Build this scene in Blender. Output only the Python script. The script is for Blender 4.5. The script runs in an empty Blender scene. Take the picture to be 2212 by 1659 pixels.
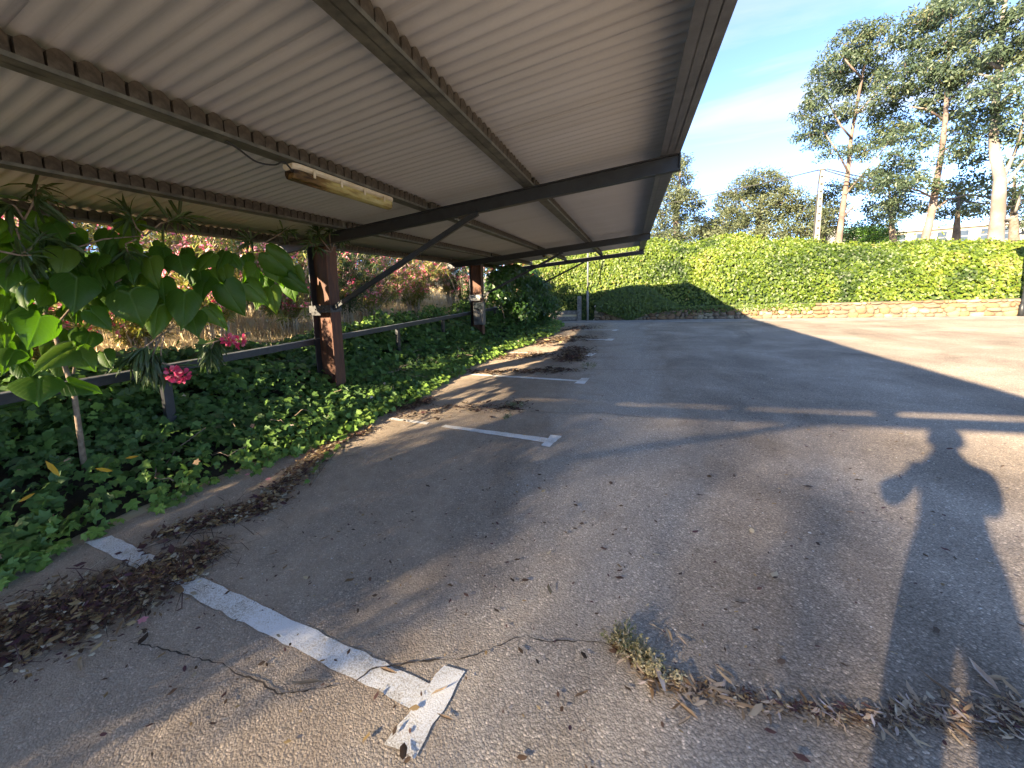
import bpy, bmesh, math, random
import numpy as np
from mathutils import Vector, Matrix
random.seed(7); rng = np.random.default_rng(11)
S = bpy.context.scene
col = S.collection
R_ = math.radians

# ------------------------------------------------------------------ camera
H = 1.45
FPX, PPX, PPY, PW, PH = 841.1, 930.7, 745.9, 2212.0, 1659.0
YAW, PIT, ROL = R_(27.341), R_(7.6036), R_(-2.7542)
fwd = np.array([-math.sin(YAW)*math.cos(PIT), math.cos(YAW)*math.cos(PIT), -math.sin(PIT)])
r0 = np.array([math.cos(YAW), math.sin(YAW), 0.0]); u0 = np.cross(r0, fwd)
rgt = r0*math.cos(ROL)+u0*math.sin(ROL); upv = -r0*math.sin(ROL)+u0*math.cos(ROL)
CAM = np.array([0, 0, H])
cd = bpy.data.cameras.new('camera'); cam = bpy.data.objects.new('camera', cd); col.objects.link(cam)
cam.matrix_world = Matrix(((rgt[0], upv[0], -fwd[0], 0), (rgt[1], upv[1], -fwd[1], 0), (rgt[2], upv[2], -fwd[2], H), (0, 0, 0, 1)))
cd.sensor_width = 36; cd.lens = FPX/PW*36
cd.shift_x = (PW/2-PPX)/PW; cd.shift_y = -(PH/2-PPY)/PW
cd.clip_start = 0.03; cd.clip_end = 2000
S.camera = cam
def ray(x, y): return fwd+(x-PPX)/FPX*rgt-(y-PPY)/FPX*upv
def on(x, y, ax, v):                       # point where a picture ray meets the plane axis = v
    d = ray(x, y); return CAM+(v-CAM[ax])/d[ax]*d
def gnd(x, y, z=0.0): return on(x, y, 2, z)

# ------------------------------------------------------------------ sky, sun, exposure
EL, AZ = R_(17.8), R_(25.2)                # sun height; shadows run AZ to the right of +Y
tosun = Vector((-math.sin(AZ)*math.cos(EL), -math.cos(AZ)*math.cos(EL), math.sin(EL)))
w = bpy.data.worlds.new('World'); S.world = w; w.use_nodes = True
nt = w.node_tree; nt.nodes.clear()
def N(t, ty, **k):
    n = t.nodes.new(ty)
    for a, b in k.items():
        if a == 'in_':
            for i, v in b.items(): n.inputs[i].default_value = v
        else: setattr(n, a, b)
    return n
sky = N(nt, 'ShaderNodeTexSky', sky_type='NISHITA', sun_disc=False, sun_elevation=EL, sun_rotation=math.pi+AZ, altitude=2500, air_density=0.5, dust_density=0.05, ozone_density=3.2)
tc = N(nt, 'ShaderNodeTexCoord')
sep = N(nt, 'ShaderNodeSeparateXYZ'); nt.links.new(tc.outputs['Generated'], sep.inputs[0])
mz = N(nt, 'ShaderNodeMath', operation='MAXIMUM', in_={1: 0.0}); nt.links.new(sep.outputs[2], mz.inputs[0])
az_ = N(nt, 'ShaderNodeMath', operation='ADD', in_={1: 0.12}); nt.links.new(mz.outputs[0], az_.inputs[0])
dv = N(nt, 'ShaderNodeVectorMath', operation='DIVIDE')
cb = N(nt, 'ShaderNodeCombineXYZ')
for i in range(3): nt.links.new(az_.outputs[0], cb.inputs[i])
nt.links.new(tc.outputs['Generated'], dv.inputs[0]); nt.links.new(cb.outputs[0], dv.inputs[1])
mp = N(nt, 'ShaderNodeMapping'); mp.inputs['Scale'].default_value = (0.55, 1.5, 0.0); mp.inputs['Rotation'].default_value = (0, 0, R_(24)); mp.inputs['Location'].default_value = (2.4, 0.3, 0)
nt.links.new(dv.outputs[0], mp.inputs[0])
n1 = N(nt, 'ShaderNodeTexNoise', in_={'Scale': 0.9, 'Detail': 8.0, 'Roughness': 0.56, 'Distortion': 0.7}); nt.links.new(mp.outputs[0], n1.inputs[0])
cr = N(nt, 'ShaderNodeValToRGB'); cr.color_ramp.elements[0].position = 0.52; cr.color_ramp.elements[1].position = 0.78
cr.color_ramp.elements[1].color = (0.8, 0.8, 0.8, 1)
nt.links.new(n1.outputs[0], cr.inputs[0])
mxs = N(nt, 'ShaderNodeMixRGB', blend_type='MIX'); mxs.inputs[2].default_value = (1.45, 1.5, 1.55, 1)
nt.links.new(cr.outputs[0], mxs.inputs[0]); nt.links.new(sky.outputs[0], mxs.inputs[1])
bg = N(nt, 'ShaderNodeBackground'); bg.inputs[1].default_value = 0.095
wo = N(nt, 'ShaderNodeOutputWorld')
nt.links.new(mxs.outputs[0], bg.inputs[0]); nt.links.new(bg.outputs[0], wo.inputs[0])
sl = bpy.data.lights.new('sun', 'SUN'); sl.energy = 4.0; sl.angle = R_(0.6); sl.color = (1.0, 0.88, 0.70)
so = bpy.data.objects.new('sun', sl); col.objects.link(so)
so.rotation_euler = (-tosun).to_track_quat('-Z', 'Y').to_euler(); so.location = (-20, -40, 30)
S.view_settings.view_transform = 'Standard'; S.view_settings.look = 'None'
S.view_settings.exposure = 3.15; S.view_settings.gamma = 1.0; S.view_settings.use_curve_mapping = False
S.view_settings.use_white_balance = True; S.view_settings.white_balance_temperature = 7500; S.view_settings.white_balance_tint = 10
S.render.engine = 'CYCLES'
S.cycles.max_bounces = 8; S.cycles.diffuse_bounces = 4; S.cycles.transmission_bounces = 4; S.cycles.transparent_max_bounces = 4

# ------------------------------------------------------------------ materials
def new_mat(name):
    m = bpy.data.materials.new(name); m.use_nodes = True; t = m.node_tree; t.nodes.clear()
    o = N(t, 'ShaderNodeOutputMaterial'); b = N(t, 'ShaderNodeBsdfPrincipled'); t.links.new(b.outputs[0], o.inputs[0])
    return m, t, b, o
def ramp(t, stops, fac=None):
    n = N(t, 'ShaderNodeValToRGB'); e = n.color_ramp.elements
    while len(e) < len(stops): e.new(0.5)
    for i, (p, c) in enumerate(stops): e[i].position = p; e[i].color = (*c, 1) if len(c) == 3 else c
    if fac is not None: t.links.new(fac, n.inputs[0])
    return n
def noise(t, sc, det=4, rough=0.55, vec=None, dist=0):
    n = N(t, 'ShaderNodeTexNoise', in_={'Scale': sc, 'Detail': det, 'Roughness': rough, 'Distortion': dist})
    if vec is not None: t.links.new(vec, n.inputs[0])
    return n
def plain(name, c1, c2=None, sc=8.0, rough=0.7, bump=0.0, bsc=60.0, metal=0.0, spec=0.4, lo=0.35, hi=0.65, coord='Object'):
    m, t, b, o = new_mat(name); tcn = N(t, 'ShaderNodeTexCoord')
    b.inputs['Roughness'].default_value = rough; b.inputs['Metallic'].default_value = metal; b.inputs['Specular IOR Level'].default_value = spec
    n = noise(t, sc, 6, 0.6, tcn.outputs[coord])
    r = ramp(t, [(lo, c1), (hi, c2 or c1)], n.outputs[0]); t.links.new(r.outputs[0], b.inputs['Base Color'])
    if bump:
        nb = noise(t, bsc, 5, 0.6, tcn.outputs[coord]); bp = N(t, 'ShaderNodeBump', in_={'Strength': bump, 'Distance': 0.01})
        t.links.new(nb.outputs[0], bp.inputs['Height']); t.links.new(bp.outputs[0], b.inputs['Normal'])
    return m
def leafmat(name, stops, rough=0.45, trans=0.35, tcol=(0.2, 0.35, 0.02), spec=0.4):
    m, t, b, o = new_mat(name)
    a = N(t, 'ShaderNodeAttribute', attribute_name='rnd')
    tcn = N(t, 'ShaderNodeTexCoord'); nz = noise(t, 14, 3, 0.5, tcn.outputs['Object'])
    ad = N(t, 'ShaderNodeMath', operation='MULTIPLY_ADD', in_={1: 0.25, 2: -0.125}); t.links.new(nz.outputs[0], ad.inputs[0])
    su = N(t, 'ShaderNodeMath', operation='ADD'); t.links.new(a.outputs['Fac'], su.inputs[0]); t.links.new(ad.outputs[0], su.inputs[1])
    r = ramp(t, stops, su.outputs[0]); t.links.new(r.outputs[0], b.inputs['Base Color'])
    b.inputs['Roughness'].default_value = rough; b.inputs['Specular IOR Level'].default_value = spec
    if trans:
        tr = N(t, 'ShaderNodeBsdfTranslucent')
        mc = N(t, 'ShaderNodeMixRGB', blend_type='MIX', in_={0: 0.6}); mc.inputs[2].default_value = (*tcol, 1)
        t.links.new(r.outputs[0], mc.inputs[1]); t.links.new(mc.outputs[0], tr.inputs[0])
        ms = N(t, 'ShaderNodeMixShader', in_={0: trans}); t.links.new(b.outputs[0], ms.inputs[1]); t.links.new(tr.outputs[0], ms.inputs[2])
        t.links.new(ms.outputs[0], o.inputs[0])
    return m
M = {}
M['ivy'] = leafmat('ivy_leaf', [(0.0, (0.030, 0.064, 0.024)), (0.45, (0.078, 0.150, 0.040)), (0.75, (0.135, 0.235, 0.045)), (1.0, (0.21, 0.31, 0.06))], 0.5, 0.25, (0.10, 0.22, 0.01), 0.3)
M['hedge'] = leafmat('hedge_leaf', [(0.0, (0.018, 0.038, 0.006)), (0.35, (0.054, 0.092, 0.008)), (0.7, (0.100, 0.142, 0.013)), (0.93, (0.155, 0.178, 0.028)), (1.0, (0.22, 0.18, 0.07))], 0.5, 0.25, (0.13, 0.18, 0.012))
def veins(m):
    t = m.node_tree; b = [n for n in t.nodes if n.type == 'BSDF_PRINCIPLED'][0]; src = b.inputs['Base Color'].links[0].from_socket
    tcn = N(t, 'ShaderNodeTexCoord'); sp = N(t, 'ShaderNodeSeparateXYZ'); t.links.new(tcn.outputs['Object'], sp.inputs[0])
    ab = N(t, 'ShaderNodeMath', operation='ABSOLUTE'); t.links.new(sp.outputs[0], ab.inputs[0])
    k1 = N(t, 'ShaderNodeMath', operation='MULTIPLY_ADD', in_={1: -1.15}); t.links.new(ab.outputs[0], k1.inputs[0]); t.links.new(sp.outputs[1], k1.inputs[2])
    k2 = N(t, 'ShaderNodeMath', operation='MULTIPLY', in_={1: 6.2}); t.links.new(k1.outputs[0], k2.inputs[0])
    fr = N(t, 'ShaderNodeMath', operation='FRACT'); t.links.new(k2.outputs[0], fr.inputs[0])
    r1 = ramp(t, [(0.0, (1, 1, 1)), (0.07, (0.1, 0.1, 0.1)), (0.14, (0, 0, 0))], fr.outputs[0]); r2 = ramp(t, [(0.0, (1, 1, 1)), (0.016, (1, 1, 1)), (0.03, (0, 0, 0))], ab.outputs[0])
    mx = N(t, 'ShaderNodeMath', operation='MAXIMUM'); t.links.new(r1.outputs[0], mx.inputs[0]); t.links.new(r2.outputs[0], mx.inputs[1])
    fa = N(t, 'ShaderNodeMath', operation='MULTIPLY', in_={1: 0.35}); t.links.new(mx.outputs[0], fa.inputs[0])
    mm = N(t, 'ShaderNodeMixRGB'); mm.inputs[2].default_value = (0.16, 0.26, 0.07, 1); t.links.new(fa.outputs[0], mm.inputs[0]); t.links.new(src, mm.inputs[1]); t.links.new(mm.outputs[0], b.inputs['Base Color'])
    bp = N(t, 'ShaderNodeBump', in_={'Strength': 0.4, 'Distance': 0.01}); bp.invert = True; t.links.new(mx.outputs[0], bp.inputs['Height']); t.links.new(bp.outputs[0], b.inputs['Normal'])
M['heart'] = leafmat('heart_leaf', [(0.0, (0.034, 0.090, 0.012)), (0.6, (0.060, 0.135, 0.014)), (1.0, (0.12, 0.19, 0.020))], 0.45, 0.5, (0.10, 0.28, 0.005))
veins(M['heart'])
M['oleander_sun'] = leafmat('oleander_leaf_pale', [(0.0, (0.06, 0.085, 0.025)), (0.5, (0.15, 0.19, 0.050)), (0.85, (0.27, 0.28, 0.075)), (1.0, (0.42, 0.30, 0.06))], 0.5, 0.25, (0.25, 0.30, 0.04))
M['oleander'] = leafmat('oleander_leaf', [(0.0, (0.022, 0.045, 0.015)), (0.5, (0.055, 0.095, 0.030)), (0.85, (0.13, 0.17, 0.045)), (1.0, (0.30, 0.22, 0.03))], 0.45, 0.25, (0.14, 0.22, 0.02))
M['gum'] = leafmat('gum_leaf', [(0.0, (0.020, 0.038, 0.026)), (0.5, (0.048, 0.074, 0.042)), (0.85, (0.080, 0.105, 0.052)), (1.0, (0.13, 0.125, 0.06))], 0.45, 0.25, (0.09, 0.14, 0.03))
M['oak'] = leafmat('oak_leaf', [(0.0, (0.022, 0.034, 0.018)), (0.5, (0.052, 0.068, 0.032)), (1.0, (0.100, 0.112, 0.055))], 0.55, 0.15, (0.10, 0.13, 0.03))
M['vine'] = leafmat('vine_leaf', [(0.0, (0.012, 0.035, 0.010)), (0.6, (0.035, 0.085, 0.018)), (1.0, (0.09, 0.20, 0.02))], 0.42, 0.3, (0.10, 0.24, 0.01))
M['petal'] = leafmat('pink_petal', [(0.0, (0.55, 0.03, 0.10)), (0.5, (0.72, 0.08, 0.18)), (0.8, (0.80, 0.30, 0.36)), (1.0, (0.82, 0.50, 0.50))], 0.6, 0.35, (0.85, 0.10, 0.20))
M['petal_red'] = leafmat('red_petal', [(0.0, (0.40, 0.015, 0.06)), (1.0, (0.62, 0.04, 0.12))], 0.6, 0.3, (0.6, 0.05, 0.10))
M['straw'] = leafmat('straw', [(0.0, (0.38, 0.28, 0.14)), (0.6, (0.60, 0.47, 0.27)), (1.0, (0.74, 0.62, 0.40))], 0.8, 0.3, (0.6, 0.45, 0.2))
M['litter'] = leafmat('dry_litter', [(0.0, (0.040, 0.026, 0.020)), (0.35, (0.115, 0.070, 0.042)), (0.58, (0.085, 0.030, 0.045)), (0.70, (0.22, 0.135, 0.065)), (0.88, (0.42, 0.29, 0.13)), (1.0, (0.52, 0.46, 0.34))], 0.75, 0.1, (0.3, 0.18, 0.06))
M['dryleaf'] = leafmat('dry_leaf', [(0.0, (0.12, 0.070, 0.042)), (0.35, (0.30, 0.19, 0.105)), (0.65, (0.46, 0.33, 0.20)), (1.0, (0.60, 0.48, 0.41))], 0.6, 0.15, (0.4, 0.25, 0.1))
M['weed'] = leafmat('weed_leaf', [(0.0, (0.10, 0.13, 0.05)), (0.4, (0.25, 0.22, 0.11)), (1.0, (0.50, 0.42, 0.27))], 0.7, 0.2, (0.25, 0.25, 0.1))
M['yellow'] = leafmat('yellow_leaf', [(0.0, (0.45, 0.20, 0.01)), (1.0, (0.62, 0.36, 0.02))], 0.55, 0.3, (0.6, 0.3, 0.01))
M['twig'] = plain('twig_bark', (0.16, 0.11, 0.075), (0.27, 0.20, 0.14), 30, 0.85)
M['pale_twig'] = plain('pale_bark', (0.34, 0.27, 0.19), (0.50, 0.42, 0.31), 20, 0.85)
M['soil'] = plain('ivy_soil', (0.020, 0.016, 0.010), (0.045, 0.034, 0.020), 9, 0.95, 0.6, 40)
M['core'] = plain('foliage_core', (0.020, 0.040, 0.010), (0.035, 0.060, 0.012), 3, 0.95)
M['black'] = plain('black_paint', (0.010, 0.011, 0.013), (0.018, 0.020, 0.022), 14, 0.45, 0.15, 90)
M['rail'] = plain('rail_paint', (0.014, 0.016, 0.018), (0.026, 0.029, 0.031), 12, 0.5, 0.2, 80)
M['steel'] = plain('galvanised_plate', (0.10, 0.11, 0.11), (0.18, 0.19, 0.19), 16, 0.5, 0.15, 60, 0.2)
M['clampp'] = plain('dark_plate', (0.016, 0.016, 0.016), (0.030, 0.029, 0.028), 16, 0.5, 0.15, 60)
M['flange'] = plain('grey_edge_paint', (0.085, 0.092, 0.10), (0.13, 0.14, 0.15), 9, 0.5, 0.15, 50)
M['gum_pale'] = plain('pale_gum_bark', (0.105, 0.088, 0.072), (0.21, 0.188, 0.165), 1.3, 0.85, 0.3, 12)
M['boxgrey'] = plain('box_grey', (0.045, 0.044, 0.042), (0.10, 0.095, 0.09), 9, 0.5)
M['plate'] = plain('old_plate', (0.22, 0.21, 0.19), (0.32, 0.31, 0.29), 9, 0.6)
M['cable'] = plain('cable', (0.015, 0.015, 0.015), (0.025, 0.024, 0.022), 10, 0.6)
M['filler'] = plain('filler_foam', (0.045, 0.039, 0.032), (0.095, 0.083, 0.068), 22, 0.95, 0.4, 60)
M['purlin'] = plain('purlin_paint', (0.055, 0.055, 0.048), (0.13, 0.13, 0.105), 9, 0.6, 0.2, 50)
M['lamp_body'] = plain('lamp_body', (0.50, 0.42, 0.28), (0.62, 0.55, 0.42), 9, 0.45)
M['concrete'] = plain('pole_concrete', (0.17, 0.155, 0.13), (0.25, 0.225, 0.195), 7, 0.9, 0.3, 30)
M['wood'] = plain('grey_timber', (0.10, 0.09, 0.08), (0.22, 0.20, 0.175), 12, 0.9, 0.4, 50)
M['gum_bark'] = plain('gum_bark', (0.09, 0.060, 0.047), (0.19, 0.145, 0.12), 1.6, 0.85, 0.3, 12)
M['oak_bark'] = plain('oak_bark', (0.07, 0.055, 0.045), (0.16, 0.13, 0.10), 6, 0.95, 0.5, 30)
M['white'] = plain('white_render', (0.70, 0.69, 0.66), (0.80, 0.79, 0.76), 3, 0.8)
M['far_white'] = plain('far_white_render', (0.17, 0.17, 0.165), (0.22, 0.22, 0.215), 3, 0.8)
M['cream'] = plain('cream_render', (0.21, 0.175, 0.12), (0.27, 0.23, 0.165), 2, 0.85)
M['greyblue'] = plain('grey_panel', (0.16, 0.18, 0.19), (0.22, 0.24, 0.25), 1.5, 0.7)
M['greenroof'] = plain('green_roof', (0.10, 0.26, 0.16), (0.16, 0.34, 0.22), 2, 0.6)
M['glass'] = plain('dark_glass', (0.02, 0.025, 0.03), (0.05, 0.06, 0.065), 2, 0.08, spec=0.8)
M['stonecap'] = plain('pale_stone', (0.52, 0.48, 0.42), (0.66, 0.62, 0.56), 6, 0.9, 0.4, 30)
M['mortar'] = plain('mortar', (0.10, 0.082, 0.062), (0.15, 0.125, 0.097), 8, 0.95, 0.6, 40)
M['plastic'] = plain('milky_lantern', (0.70, 0.70, 0.68), (0.78, 0.78, 0.76), 3, 0.3)
M['skin'] = plain('skin', (0.45, 0.27, 0.19), (0.52, 0.32, 0.23), 6, 0.55)
M['shirt'] = plain('dark_shirt', (0.04, 0.05, 0.08), (0.06, 0.07, 0.10), 12, 0.9, 0.3, 90)
M['trousers'] = plain('trousers', (0.07, 0.065, 0.06), (0.10, 0.09, 0.08), 12, 0.9, 0.3, 90)
M['hair'] = plain('hair', (0.02, 0.015, 0.012), (0.04, 0.03, 0.02), 60, 0.6)
M['shoe'] = plain('shoe', (0.05, 0.045, 0.04), (0.08, 0.07, 0.06), 10, 0.7)

# rust-brown primer on the columns
def rust():
    m, t, b, o = new_mat('rust_primer'); tcn = N(t, 'ShaderNodeTexCoord')
    mp_ = N(t, 'ShaderNodeMapping'); mp_.inputs['Scale'].default_value = (9, 9, 1.3); t.links.new(tcn.outputs['Object'], mp_.inputs[0])
    n = noise(t, 3, 8, 0.62, mp_.outputs[0]); r = ramp(t, [(0.3, (0.030, 0.011, 0.006)), (0.5, (0.070, 0.022, 0.008)), (0.72, (0.115, 0.041, 0.014))], n.outputs[0])
    t.links.new(r.outputs[0], b.inputs['Base Color']); b.inputs['Roughness'].default_value = 0.72
    nb = noise(t, 70, 4, 0.6, tcn.outputs['Object']); bp = N(t, 'ShaderNodeBump', in_={'Strength': 0.25, 'Distance': 0.004})
    t.links.new(nb.outputs[0], bp.inputs['Height']); t.links.new(bp.outputs[0], b.inputs['Normal'])
    return m
M['rust'] = rust()
def sheetmat():
    m, t, b, o = new_mat('painted_sheet'); tcn = N(t, 'ShaderNodeTexCoord')
    mp_ = N(t, 'ShaderNodeMapping'); mp_.inputs['Scale'].default_value = (0.35, 2.2, 1); t.links.new(tcn.outputs['Object'], mp_.inputs[0])
    n = noise(t, 1.6, 8, 0.65, mp_.outputs[0]); r = ramp(t, [(0.22, (0.31, 0.305, 0.295)), (0.42, (0.42, 0.425, 0.425)), (0.8, (0.47, 0.48, 0.49))], n.outputs[0])
    mps = N(t, 'ShaderNodeMapping'); mps.inputs['Scale'].default_value = (0.30, 9.0, 1); t.links.new(tcn.outputs['Generated'], mps.inputs[0]); oi = N(t, 'ShaderNodeObjectInfo'); cbr = N(t, 'ShaderNodeCombineXYZ')
    mro = N(t, 'ShaderNodeMath', operation='MULTIPLY', in_={1: 37.0}); t.links.new(oi.outputs['Random'], mro.inputs[0]); t.links.new(mro.outputs[0], cbr.inputs[2]); adv = N(t, 'ShaderNodeVectorMath', operation='ADD'); t.links.new(mps.outputs[0], adv.inputs[0]); t.links.new(cbr.outputs[0], adv.inputs[1])
    ns = noise(t, 1.4, 6, 0.7, adv.outputs[0], 0.3); rsn = ramp(t, [(0.56, (0, 0, 0)), (0.78, (0.55, 0.55, 0.55))], ns.outputs[0]); mst = N(t, 'ShaderNodeMixRGB'); mst.inputs[2].default_value = (0.20, 0.155, 0.105, 1); t.links.new(rsn.outputs[0], mst.inputs[0]); t.links.new(r.outputs[0], mst.inputs[1]); r = mst
    n2 = noise(t, 90, 3, 0.6, tcn.outputs['Object']); mx = N(t, 'ShaderNodeMixRGB', blend_type='MULTIPLY', in_={0: 0.12})
    t.links.new(r.outputs[0], mx.inputs[1]); t.links.new(n2.outputs[0], mx.inputs[2]); t.links.new(mx.outputs[0], b.inputs['Base Color'])
    b.inputs['Roughness'].default_value = 0.6; b.inputs['Specular IOR Level'].default_value = 0.35
    return m
M['sheet'] = sheetmat()
def asphalt(name, dustbias=0.0):
    m, t, b, o = new_mat(name); tcn = N(t, 'ShaderNodeTexCoord'); P = tcn.outputs['Object']
    # worn binder with pale patches
    n1 = noise(t, 0.9, 9, 0.62, P, 0.4); c1 = ramp(t, [(0.28, (0.265, 0.212, 0.165)), (0.46, (0.35, 0.285, 0.224)), (0.60, (0.44, 0.36, 0.285)), (0.74, (0.56, 0.47, 0.375))], n1.outputs[0])
    mpd = N(t, 'ShaderNodeMapping'); mpd.inputs['Scale'].default_value = (1.4, 0.42, 1); mpd.inputs['Rotation'].default_value = (0, 0, R_(-8)); t.links.new(P, mpd.inputs[0])
    n2 = noise(t, 1.6, 8, 0.62, mpd.outputs[0], 0.5)
    # dust blown under the roof: grows towards the ivy edge (low x)
    sp = N(t, 'ShaderNodeSeparateXYZ'); t.links.new(P, sp.inputs[0])
    mr = N(t, 'ShaderNodeMapRange', in_={1: 0.9, 2: -2.4, 3: 0.0, 4: 1.0}); t.links.new(sp.outputs[0], mr.inputs[0])
    ad = N(t, 'ShaderNodeMath', operation='MULTIPLY_ADD', in_={1: 2.3, 2: -1.20+dustbias}); t.links.new(n2.outputs[0], ad.inputs[0])
    su = N(t, 'ShaderNodeMath', operation='ADD', use_clamp=True); t.links.new(mr.outputs[0], su.inputs[0]); t.links.new(ad.outputs[0], su.inputs[1])
    n3 = noise(t, 7, 6, 0.65, P); cd_ = ramp(t, [(0.3, (0.37, 0.285, 0.208)), (0.7, (0.50, 0.395, 0.295))], n3.outputs[0])
    mx = N(t, 'ShaderNodeMixRGB'); t.links.new(su.outputs[0], mx.inputs[0]); t.links.new(c1.outputs[0], mx.inputs[1]); t.links.new(cd_.outputs[0], mx.inputs[2])
    # worn pale patches along the drip line of the roof edge, and broad dark stains
    g1 = N(t, 'ShaderNodeMath', operation='ADD', in_={1: 0.12}); t.links.new(sp.outputs[0], g1.inputs[0])
    g2 = N(t, 'ShaderNodeMath', operation='MULTIPLY'); t.links.new(g1.outputs[0], g2.inputs[0]); t.links.new(g1.outputs[0], g2.inputs[1])
    g3 = N(t, 'ShaderNodeMapRange', in_={1: 0.0, 2: 0.75, 3: 0.52, 4: 0.0}); t.links.new(g2.outputs[0], g3.inputs[0])
    n5 = noise(t, 2.3, 8, 0.66, P, 0.6); g4 = N(t, 'ShaderNodeMath', operation='ADD'); t.links.new(g3.outputs[0], g4.inputs[0]); t.links.new(n5.outputs[0], g4.inputs[1])
    r5 = ramp(t, [(0.66, (0, 0, 0)), (0.98, (0.75, 0.75, 0.75))], g4.outputs[0])
    mp5 = N(t, 'ShaderNodeMixRGB'); mp5.inputs[2].default_value = (0.50, 0.435, 0.365, 1); t.links.new(r5.outputs[0], mp5.inputs[0]); t.links.new(mx.outputs[0], mp5.inputs[1])
    n6 = noise(t, 0.55, 7, 0.6, mpd.outputs[0], 0.8); r6 = ramp(t, [(0.36, (0.76, 0.75, 0.74)), (0.52, (1, 1, 1))], n6.outputs[0])
    mp6 = N(t, 'ShaderNodeMixRGB', blend_type='MULTIPLY', in_={0: 1.0}); t.links.new(mp5.outputs[0], mp6.inputs[1]); t.links.new(r6.outputs[0], mp6.inputs[2]); mx = mp6
    # aggregate
    v = N(t, 'ShaderNodeTexVoronoi', in_={'Scale': 120.0, 'Randomness': 1.0}); t.links.new(P, v.inputs[0])
    sepc = N(t, 'ShaderNodeSeparateColor'); t.links.new(v.outputs['Color'], sepc.inputs[0])
    big = ramp(t, [(0.0, (0.78,)*3), (0.5, (0.98,)*3), (0.84, (1.10,)*3), (0.95, (1.45,)*3), (1.0, (2.0,)*3)], sepc.outputs[0])
    edge = ramp(t, [(0.0, (1, 1, 1)), (0.45, (1, 1, 1)), (0.75, (0.62,)*3)], v.outputs['Distance'])
    m1 = N(t, 'ShaderNodeMixRGB', blend_type='MULTIPLY', in_={0: 1.0}); t.links.new(big.outputs[0], m1.inputs[1]); t.links.new(edge.outputs[0], m1.inputs[2])
    inv = N(t, 'ShaderNodeMath', operation='MULTIPLY_ADD', in_={1: -0.62, 2: 0.95}); t.links.new(su.outputs[0], inv.inputs[0])
    m2 = N(t, 'ShaderNodeMixRGB', blend_type='MULTIPLY'); t.links.new(inv.outputs[0], m2.inputs[0]); t.links.new(mx.outputs[0], m2.inputs[1]); t.links.new(m1.outputs[0], m2.inputs[2])
    n4 = noise(t, 190, 3, 0.7, P); f4 = ramp(t, [(0.3, (0.72,)*3), (0.7, (1.25,)*3)], n4.outputs[0])
    m3 = N(t, 'ShaderNodeMixRGB', blend_type='MULTIPLY', in_={0: 0.8}); t.links.new(m2.outputs[0], m3.inputs[1]); t.links.new(f4.outputs[0], m3.inputs[2])
    # dark specks and drips
    v2 = N(t, 'ShaderNodeTexVoronoi', in_={'Scale': 13.0}); t.links.new(P, v2.inputs[0])
    sp2 = ramp(t, [(0.055, (0.35, 0.30, 0.30)), (0.085, (1, 1, 1))], v2.outputs['Distance'])
    m4 = N(t, 'ShaderNodeMixRGB', blend_type='MULTIPLY', in_={0: 0.6}); t.links.new(m3.outputs[0], m4.inputs[1]); t.links.new(sp2.outputs[0], m4.inputs[2])
    t.links.new(m4.outputs[0], b.inputs['Base Color']); b.inputs['Roughness'].default_value = 0.9; b.inputs['Specular IOR Level'].default_value = 0.25
    bp = N(t, 'ShaderNodeBump', in_={'Strength': 0.7, 'Distance': 0.006}); bp2 = N(t, 'ShaderNodeBump', in_={'Strength': 0.5, 'Distance': 0.02})
    t.links.new(n1.outputs[0], bp2.inputs['Height']); t.links.new(bp2.outputs[0], bp.inputs['Normal'])
    hh = N(t, 'ShaderNodeMath', operation='MULTIPLY_ADD', in_={1: -0.8}); t.links.new(v.outputs['Distance'], hh.inputs[0]); t.links.new(n4.outputs[0], hh.inputs[2])
    t.links.new(hh.outputs[0], bp.inputs['Height']); t.links.new(bp.outputs[0], b.inputs['Normal'])
    return m
M['asphalt'] = asphalt('asphalt')
def paintmat():
    m, t, b, o = new_mat('worn_paint'); tcn = N(t, 'ShaderNodeTexCoord'); P = tcn.outputs['Object']
    n = noise(t, 150, 4, 0.65, P); n2 = noise(t, 3.2, 5, 0.6, P)
    sm = N(t, 'ShaderNodeMath', operation='MULTIPLY_ADD', in_={1: 0.85}); t.links.new(n2.outputs[0], sm.inputs[0]); t.links.new(n.outputs[0], sm.inputs[2])
    r = ramp(t, [(0.66, (0.30, 0.25, 0.20)), (0.80, (0.60, 0.54, 0.45)), (0.92, (0.78, 0.75, 0.69)), (1.0, (0.84, 0.83, 0.80))], None)
    d = N(t, 'ShaderNodeMath', operation='MULTIPLY', in_={1: 1.0}); t.links.new(sm.outputs[0], d.inputs[0]); t.links.new(d.outputs[0], r.inputs[0])
    t.links.new(r.outputs[0], b.inputs['Base Color']); b.inputs['Roughness'].default_value = 0.8
    bp = N(t, 'ShaderNodeBump', in_={'Strength': 0.6, 'Distance': 0.004}); t.links.new(n.outputs[0], bp.inputs['Height']); t.links.new(bp.outputs[0], b.inputs['Normal'])
    return m
M['paint'] = paintmat()
M['apron'] = plain('concrete_apron', (0.20, 0.185, 0.165), (0.36, 0.33, 0.29), 2.2, 0.9, 0.5, 60)
M['field'] = plain('dry_field', (0.42, 0.33, 0.20), (0.56, 0.47, 0.31), 1.2, 0.95, 0.5, 12)
M['crack'] = plain('crack_shade', (0.030, 0.023, 0.018), (0.10, 0.075, 0.055), 30, 1.0)  # dark colour paints the shade of the crack's depth on a flat strip
M['pebble'] = plain('pale_pebble', (0.45, 0.42, 0.38), (0.75, 0.73, 0.70), 5, 0.8)
def stonemat(name, c):
    a = tuple(x*0.28 for x in c); d = tuple(min(1, x*0.60) for x in c)
    return plain(name, a, d, 9, 0.9, 0.5, 45, lo=0.3, hi=0.7)
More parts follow.
